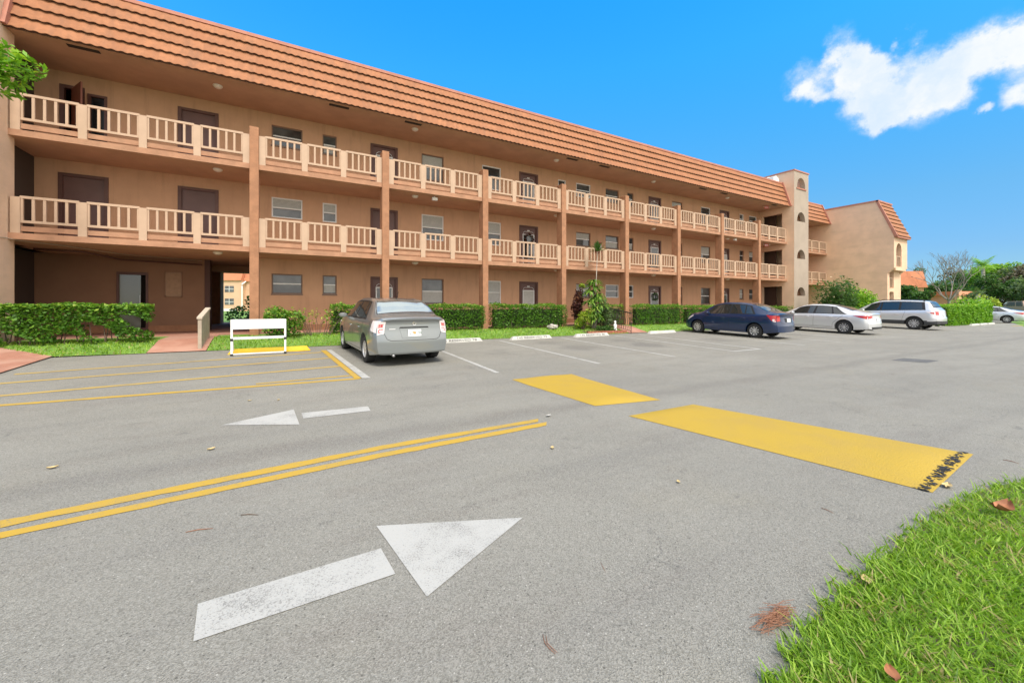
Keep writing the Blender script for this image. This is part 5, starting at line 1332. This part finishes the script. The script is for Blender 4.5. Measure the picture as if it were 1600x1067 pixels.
sonata = dict(sentra, L=4.85, W=1.865, wb=2.80, wr=.335, rear_axle=1.05, paint=SILV,
 stations=[(0, .30, .82, .95, .74, .64, .99, 1.02), (.12, .27, .89, .99, .83, .68, 1.05, 1.085), (.4, .23, .92, .99, .86, .70, 1.08, 1.12), (.75, .21, .93, .975, .86, .68, 1.15, 1.20), (1.5, .2, .93, .955, .865, .60, 1.36, 1.42), (2.05, .2, .93, .95, .87, .595, 1.41, 1.475), (2.5, .2, .93, .94, .87, .60, 1.41, 1.47), (2.95, .2, .93, .93, .87, .61, 1.34, 1.405), (3.35, .2, .93, .915, .865, .65, 1.19, 1.25), (3.85, .2, .925, .90, .86, .71, .97, 1.03), (4.3, .21, .91, .86, .82, .65, .91, .95), (4.65, .23, .85, .75, .75, .58, .79, .83), (4.85, .27, .74, .6, .62, .45, .63, .67)],
 glass=dict(ws=(3.02, 3.82), rw=(.80, 1.5), rwm=M_carglass, side=((.98, 1.5), (3.66, 3.12)), panes=[(1.06, 1.5, 1.62, 1.52), (1.58, 2.32, 2.28, 1.68), (2.42, 3.52, 3.10, 2.36)]),
 seams=[[(2.37, .30), (2.37, .93)], [(3.5, .3), (3.56, .91)], [(1.1, .95), (1.38, .66), (1.52, .52), (1.54, .32)], [(1.54, .30), (3.5, .30)], [(.9, .84), (2.4, .82), (3.6, .78)], [(1.6, .36), (3.4, .36)]],
 rseams=[[(0, .66), (.5, .66), (.6, .72), (.64, .82), (.66, .97)]],
 handles=[(1.62, .84), (2.66, .82)], mirror=(3.32, .97),
 side_lamps=[([(.02, .78), (.42, .86), (.72, .93), (.02, .95)], M_redlamp, 'taillight'), HL(4.85, .68, .18, 1)],
 rear_lamps=[([(.50, .84), (.80, .79), (.78, .94), (.50, .94)], M_redlamp, 'taillight')],
 rear_bits=[([(-.6, .30), (.6, .30), (.62, .40), (-.62, .40)], M_black, 'lower_valance', .006)],
 plate=(0, .75), ptxt=None, nsp=10, spoke=(.010, .026))
trav = dict(sentra, L=5.17, W=1.99, wb=3.02, wr=.385, rear_axle=1.08, paint=WHT, lower=mat('dark_cladding', (.05, .052, .055), .6), lowz=.55,
 stations=[(0, .38, .88, 1.12, .84, .74, 1.16, 1.20), (.12, .34, .95, 1.16, .90, .74, 1.30, 1.33), (.28, .32, .98, 1.17, .92, .70, 1.52, 1.58), (.5, .31, .99, 1.17, .93, .67, 1.66, 1.73), (1.0, .3, .995, 1.15, .93, .655, 1.70, 1.77), (1.8, .3, .995, 1.11, .93, .655, 1.71, 1.785), (2.6, .3, .995, 1.07, .93, .66, 1.68, 1.755), (3.05, .3, .995, 1.05, .93, .67, 1.58, 1.65), (3.5, .3, .995, 1.04, .925, .71, 1.36, 1.42), (3.95, .3, .99, 1.02, .92, .78, 1.11, 1.17), (4.5, .3, .98, .99, .88, .72, 1.05, 1.10), (4.95, .32, .92, .88, .80, .62, .92, .97), (5.17, .36, .80, .7, .68, .5, .74, .78)],
 rearz=([.3, .40, .75, .82, 1.2, 1.8], [.06, .0, .0, .05, .10, .46]), frontz=([.3, .5, .9], [.05, 0, .06]), rearplan=.18,
 glass=dict(ws=(3.12, 3.92), rw=(.17, .42), rwm=M_carglass, side=((.62, .74), (3.70, 3.18)), panes=[(.74, 1.72, 1.72, .84), (1.82, 2.62, 2.60, 1.82), (2.72, 3.56, 3.16, 2.68)]),
 seams=[[(2.67, .42), (2.67, 1.07)], [(3.7, .42), (3.76, 1.03)], [(1.5, 1.12), (1.6, .7), (1.66, .44)], [(1.66, .43), (3.7, .43)]],
 rseams=[[(0, .72), (.68, .72), (.76, .82), (.80, 1.1)]],
 handles=[(1.90, .93), (2.95, .91)], mirror=(3.5, 1.09),
 side_lamps=[([(.03, .93), (.30, .98), (.62, 1.10), (.03, 1.13)], M_clearlamp, 'taillight'), ([(.06, .97), (.22, .99), (.34, 1.06), (.06, 1.08)], M_redlamp, 'tail_lens'), HL(5.17, .85, .2, 1)],
 rear_lamps=[([(.62, .92), (.86, .92), (.86, 1.13), (.62, 1.13)], M_redlamp, 'taillight')],
 rear_bits=[([(-.6, .42), (.6, .42), (.6, .5), (-.6, .5)], M_black, 'lower_valance', .006)],
 plate=(0, .88), ptxt=None, nsp=10, spoke=(.016, .034))
def park(p, xw, yw, rz, label, **kw):
    """rear-left wheel outer contact at (xw,yw)"""
    w_ = p['W']/2-.02; a = R(90)+rz
    # heading direction and left direction
    hx, hy = math.cos(a), math.sin(a); lx, ly = -hy, hx
    cx, cy = xw-lx*w_, yw-ly*w_; z0 = g(cx, cy); z1 = g(cx+hx*p['wb'], cy+hy*p['wb'])
    e, c, fin = build_car(p, (cx, cy, z0+.003), a, label, **kw)
    e.rotation_euler = (0, -math.atan2(z1-z0, p['wb']), a); return e, c, fin
e, c, fin = park(sentra, 1.47, 9.65, R(4), 'grey sedan seen from behind with a short roof aerial and an orange-marked plate')
mb = MB(); mb.tube([(1.42, 0, 1.49), (1.36, 0, 1.53), (1.22, 0, 1.66)], [.012, .008, .004], 6); fin(mb.build('antenna', M_black, e, smooth=True))
mb = MB(); mb.lathe([(.030, -.006), (.042, -.008), (.045, -.003)], (0, 0, 0), 'x', 18); mb.box(-.009, -.004, -.055, .055, -.008, .008); o = mb.build('emblem', M_chrome, e); q = c.rear(0, .93, .004); o.location = (q.x-.95, 0, .94)
park(versa, 17.2, 9.6, R(3), 'dark blue sedan with white hubcaps')
park(sonata, 24.15, 9.1, R(1), 'silver sedan with tinted windows and slim red tail lamps, right beside the dark blue sedan')
e, c, fin = park(trav, 33.0, 8.95, R(0), 'large pearl white sport utility vehicle with roof rails', cat='suv')
for sd in (1, -1):
    mb = MB(); mb.tube([(.7, sd*.66, 1.72), (.85, sd*.66, 1.81), (2.6, sd*.66, 1.80), (2.8, sd*.66, 1.72)], .02, 6); fin(mb.build('roof_rail', M_black, e, smooth=True))

# distant cars at the right edge
sil2 = dict(sonata, paint=paint('light_silver_paint', (.55, .57, .60), .4, .3)); blk = dict(versa, paint=paint('black_car_paint', (.012, .013, .016), .3)); blk['rim'] = M_rim
q = ptat(1573, 34.5); park(sil2, q[0], q[1], R(8), 'distant silver sedan behind the lawn at the right edge', group='distant cars at the right edge')
q = ptat(1598, 38); park(blk, q[0], q[1]+1, R(10), 'distant black sedan cut by the right edge', group='distant cars at the right edge')
q = ptat(1600, 50)
e = empty('pickup_truck', (q[0], q[1], 0), R(60), label='distant tan pickup truck behind the cars at the right edge', cat='pickup truck')
tan = paint('tan_truck_paint', (.33, .20, .15), .3)
mb = MB(); mb.prism([(-2.7, .55), (2.7, .55), (2.72, 1.0), (1.5, 1.15), (1.3, 1.2), (.8, 1.85), (-.6, 1.88), (-.75, 1.2), (-2.7, 1.2)], -.95, .95); mb.build('body', tan, e)
mb = MB(); mb.prism([(1.15, 1.22), (.75, 1.75), (.15, 1.77), (.15, 1.22)], -.955, .955); mb.prism([(.05, 1.22), (.05, 1.77), (-.5, 1.78), (-.6, 1.22)], -.955, .955); mb.build('side_window', M_carglass, e)
for x in (-1.7, 1.75):
    for sd in (1, -1): make_wheel(e, x, sd*.83, .38, .22, sd, 6, M_rim, (.02, .04))
mb = MB(); mb.box(-2.78, -2.68, -.9, .9, .5, .68); mb.build('bumper', M_chrome, e)

# ------------------------------------------------------------------ background planting and buildings at the right
hedge(41.2, 52.5, 9.3, 12.3, 1.38, 'large bright green clipped hedge right of the white vehicle', n=1500, size=.12, m=L_bright, group=None, base=-.25)
bush('shrub', (*ptat(1522, 35)[:2], -.2), (2.2, 1.3, 1.15), 2400, .16, L_bright, 'bright bushy shrub rising behind the large hedge', 'shrub')
bush('shrub', (*ptat(1545, 37)[:2], -.2), (.8, .8, 1.35), 1100, .16, L_yel, 'yellow-green shrub at the foot of the royal palm', 'shrub')
mb = MB(); a, b, c_, d_ = ptat(1480, 31), ptat(1900, 24), ptat(1900, 44), ptat(1490, 40); mb.add([(p[0], p[1], -.215) for p in (a, b, c_, d_)], [(0, 1, 2, 3)])
tag(mb.build('lawn', M_lawn), kind='structure')
oleander = bush('oleander_bush', (32.4, 12.6, .1), (1.55, 1.2, 1.85), 5200, .17, L_tree, 'tall dark green flowering bush against the stair tower', nb=16, elong=3)
C = blob_leaves((0, 0, 2.4), (1.3, 1.0, 1.1), 22, .1, .8); V, Fq = leaf_arrays(C, .10, 1.1); fast_mesh('blossom', V, Fq, [mat('cream_petals', (.5, .42, .25), .7)], parent=oleander)
bush('round_tree_bush', (35.4, 12.6, .0), (1.35, 1.2, 1.35), 4200, .14, L_bright, 'rounded bright green bush beside the dark flowering bush', nb=12)
bush('thin_shrub', (37.4, 12.4, .1), (.42, .4, 1.15), 330, .14, L_brown, 'thin brownish shrub in front of the blank end wall', 'shrub', nb=6)
# left tree: trunk outside the view, one bough reaching in
lt = tree('street_tree', (-9.4, 12.6, .1), 8.5, 3.0, 5200, .13, L_bright, 'leafy tree at the left edge reaching in front of the roof corner', trunk_r=.17, th=.42, nb=16, lean=(0, 0))
c0 = Vector(ptat(-26, 8.3, 6.55))-Vector((-9.4, 12.6, .1))
bl = [((c0.x+a, c0.y+b, c0.z+d), (.42, .42, .3), 420) for a, b, d in ((0, 0, 0), (.25, .1, .22), (.32, -.05, -.2), (-.3, .1, .1), (.12, .2, -.36), (-.1, 0, .38), (-.9, .1, 0), (.5, 0, .05))]
crown(lt, bl, .15, L_bright, per=.36, elong=2.5, name='bough_leaves'); mb = MB(); mb.tube([(0, 0, 4.0), (c0.x*.5, c0.y*.5, 5.6), tuple(c0)], [.07, .04, .012], 6); mb.build('bough', M_bark, lt, smooth=True)

# distant buildings right
def small_building(loc, rz, w_, d_, h, rh, label, m, win):
    e = empty('distant_building', loc, rz, label=label, cat='building')
    mb = MB(); mb.box(-w_/2, w_/2, -d_/2, d_/2, -1, h); mb.build('wall', m, e)
    mb = MB(); mb.prism([(-d_/2-.5, h), (-d_/2+.6, h+rh), (d_/2-.6, h+rh), (d_/2+.5, h)], -w_/2-.4, w_/2+.4, axis='x'); mb.build('roof', mat('distant_roof', (.55, .20, .10), .8, .1, .5, .3, 3), e)
    for (x, z, a, b) in win:
        mb = MB(); mb.box(x-a/2, x+a/2, -d_/2-.06, -d_/2-.01, z, z+b); o = mb.build('window', M_glass, e)
        mb = MB(); mb.box(x-a/2-.1, x+a/2+.1, -d_/2-.09, -d_/2-.061, z-.12, z-.002); mb.build('sill', M_white, o)
    return e
M_peach = mat('peach_stucco', (.62, .36, .23), .9, .08, .6)
small_building(ptat(1341, 92, -.5), -YAW, 16, 14, 5.6, 3.6, 'distant building with an orange tiled roof beside the end block', M_peach, [(6.6, .8, 1.2, 1.2), (3, 3.4, 1.6, 1.3), (5.0, 1.0, 1.3, 1.2)])
e = small_building(ptat(1490, 88, -.5), -YAW, 4.6, 6, 3.9, .9, 'distant peach coloured gatehouse with a dark square opening between the palms and the bare tree', M_peach, [(-.9, 1.7, 1.1, 1.3), (1.3, 1.6, .8, 1.1)])
mb = MB(); mb.box(-2.7, -2.1, -3.4, -2.6, -1, 5.1); mb.build('chimney', M_peach, e)
# building seen through the passage
e = empty('rear_building', ptat(366, 84, -.5), -YAW, label='distant peach three storey building seen through the ground floor passage', cat='building')
mb = MB(); mb.box(-22, 14, 0, 12, -1, 6.9); mb.box(-2.2, 2.4, -1.3, 0, -1, 7.6); mb.build('wall', mat('rear_peach', (.66, .43, .29), .9, .05, .6), e)
mb = MB(); mb.prism([(-.4, 6.9), (.6, 9.3), (6, 9.3), (6, 6.9)], -22.3, 14.3, axis='x'); mb.prism([(-1.6, 7.0), (-.6, 9.4), (-.5, 9.4), (-.5, 7.0)], -2.3, 2.5, axis='x'); mb.build('roof', MATS['distant_roof'], e)
for x in (-7.2, -.1, 4.4, 9.5):
    for z in (1.0, 3.65) if x == -.1 else (1.0, 3.65, ):
        yb = -1.35 if -2 < x < 2 else -.05
        mb = MB(); mb.box(x-.95, x+.95, yb, yb+.04, z+.9, z+2.2); o = mb.build('window', M_glass, e)
        mb = MB(); mb.box(x-.04, x+.04, yb-.03, yb-.002, z+.9, z+2.2); mb.box(x-.95, x+.95, yb-.03, yb-.002, z+1.5, z+1.58); mb.build('sash_bar', M_white, o)
mb = MB(); mb.box(-1.6, 1.4, -1.42, -1.31, -.6, 1.05); mb.build('white_panel', M_white, e)
mb = MB()
for x in (-2.5, 2.7): mb.tube([(x, -.2, 6.9), (x-.1, -1.4, 6.2), (x, -1.5, 5.6), (x, -1.5, -.8)], .13, 6)
mb.build('downpipe', M_white, e)
leaning = empty('leaning_tree', (-.95, 29.5, .2), label='leaning dark tree trunk with low foliage seen through the passage', cat='tree')
mb = MB(); mb.tube([(-1.6, 0, -.2), (-1.1, 0, .7), (-.2, .1, 1.9), (.6, .2, 3.4)], [.24, .2, .16, .12], 8); mb.build('trunk', M_bark, leaning, smooth=True)
crown(leaning, [((-1.7, 0, .55), (.9, .7, .6), 500), ((.3, .3, 3.4), (1.4, 1, 1), 600), ((-1.0, .2, 1.4), (.6, .5, .5), 200)], .16, L_tree, name='crown')
e = empty('utility_box', (-1.3, 24.6, .45), label='grey utility box on the wall at the far end of the passage', cat='utility box')
mb = MB(); mb.box(-.25, .19, -.2, .2, 1.0, 2.25); mb.build('case', mat('pale_grey_box', (.42, .43, .43), .6), e); mb = MB(); mb.tube([(0, 0, 2.2), (0, 0, 2.6)], .03, 6); mb.build('pipe', M_metal, e)
for x, y in ((-14, 62), (4, 66)): tree('rear_tree', (x, y, -.5), 9, 4, 2600, .4, L_tree, ('round tree' if x < 0 else 'broad tree')+' behind the building, '+('left' if x < 0 else 'right')+' of the passage view', trunk_r=.25)

# distant trees, right of the end block
TL = [(1428, 66, 5.2, 2.6, 'grey_green', L_tree, 'small green tree in front of the distant orange roof'),
 (1470, 95, 7.4, 5.0, 'g', L_tree, 'dark green rounded tree behind the bare tree'),
 (1492, 100, 7.6, 5.0, 'g', L_tree, 'dark green tree left of the distant gatehouse'),
 (1452, 105, 6.4, 4.2, 'g', L_tree, 'dark green tree beside the distant orange roof'),
 (1512, 110, 12.4, 6.5, 'b', L_brown, 'brownish half bare tree behind the gatehouse'),
 (1536, 105, 12.6, 6.5, 'g', L_grey, 'grey-green tree behind the royal palm'),
 (1560, 92, 11.8, 5.5, 'g', L_bright, 'bright green tree right of the royal palm'),
 (1582, 88, 10.0, 5.5, 'g', L_grey, 'grey-green spreading tree near the right edge'),
 (1616, 84, 10.8, 6, 'g', L_brown, 'tall brownish tree at the right edge'),
 (1560, 70, 7.0, 4.5, 'g', L_tree, 'low dark tree above the distant silver sedan'),
 (1598, 66, 6.5, 4.5, 'g', L_grey, 'low grey-green tree above the tan pickup'),
 (1650, 80, 12, 7, 'g', L_tree, 'large dark tree just beyond the right edge')]
for (u, dep, H, cr, k, m, lab) in TL:
    p = ptat(u, dep, -.6); tree('tree', p, H, cr, 5200, .42 if dep > 80 else .32, m, lab, trunk_r=.28, th=.22, nb=20, group='trees beyond the parking lot')
p = ptat(1436, 150, -.6); e = empty('tall_pine', p, label='tall dark tree top standing above the distant orange roof', cat='tree')
mb = MB(); mb.tube([(0, 0, 0), (0, 0, 15)], [.35, .15], 7); mb.build('trunk', M_bark, e); crown(e, [((0, 0, 14.5), (1.8, 1.8, 1.8), 500), ((0, 0, 12.5), (1.5, 1.5, 1.2), 200)], .45, L_tree, name='crown')
# bare tree
def bare_tree(loc, H, spread, label, rr):
    e = empty('bare_tree', loc, label=label, cat='tree'); mb = MB()
    def br(p, d, ln, r, lv):
        q = p+d*ln; m_ = (p+q)/2+Vector((rr.gauss(0, .05), rr.gauss(0, .05), 0))*ln
        mb.tube([p, m_, q], [r*.62, r*.54, r*.42], 5 if lv < 3 else 4)
        if lv >= 5: return
        for _ in range(rr.choice([2, 3, 3]) if lv < 4 else 3):
            nd = (d+Vector((rr.gauss(0, .42), rr.gauss(0, .42), rr.gauss(.12, .22)))*spread).normalized(); br(q, nd, ln*rr.uniform(.62, .86), r*.6, lv+1)
    for i in range(6): br(Vector((0, 0, H*.18)), Vector((math.cos(i*1.05)*.75, math.sin(i*1.05)*.75, 1.0+rr.random()*.3)).normalized(), H*.24, .2, 1)
    mb.tube([(0, 0, -.5), (0, 0, H*.2)], [.3, .22], 8); mb.build('trunk', mat('grey_bark', (.24, .21, .18), .9, .2, 2), e); return e
bare_tree(ptat(1483, 80, -.5), 14.5, .9, 'leafless pale tree spreading its branches against the sky', random.Random(11))
# palms
def palm(loc, H, r, nf, fl, label, m, seed=1, group=None, droop=1.2):
    e = empty('palm_tree', loc, label=label, cat='palm tree', group=group); rr = random.Random(seed)
    mb = MB(); mb.tube([(0, 0, -.5), (.1, 0, H*.5), (0, 0, H)], [r*1.25, r, r*.8], 9); mb.build('trunk', M_barkpale, e, smooth=True)
    V = []; Fq = []; tn = []
    for i in range(nf):
        th = 6.283*i/nf+rr.uniform(-.2, .2); el = rr.uniform(-.1, 1.2); p = Vector((0, 0, H)); d = Vector((math.cos(th)*math.cos(el), math.sin(th)*math.cos(el), math.sin(el))); sd = Vector((-math.sin(th), math.cos(th), 0))
        for k in range(22):
            for s_ in (-1, 1):
                o = len(V); ll = fl*.26*math.sin(math.pi*min(.97, .1+k/22)); w_ = d*fl*.028; q = p+sd*s_*ll+Vector((0, 0, -ll*.45))
                V += [tuple(p-w_*.5), tuple(p+w_*.5), tuple(q+w_*.4), tuple(q-w_*.1)]; Fq.append((o, o+1, o+2, o+3)); tn.append(rr.uniform(.2, .8))
            p = p+d*fl/22; d = (d+Vector((0, 0, -droop/22))).normalized()
    fast_mesh('fronds', V, Fq, [m], tone=tn, parent=e); return e
palm(ptat(1536, 72, -.5), 9.2, .28, 14, 2.6, 'royal palm with a swept crown above the shrubs', L_bright, 3)
palm(ptat(1528, 62, -.5), 3.6, .30, 10, 1.7, 'short palm with a thick pale trunk left of the royal palm', L_grey, 5)
palm(ptat(1424, 70, -.5), 3.4, .22, 12, 2.0, 'small palm beside the end block under the orange roof', L_bright, 8)
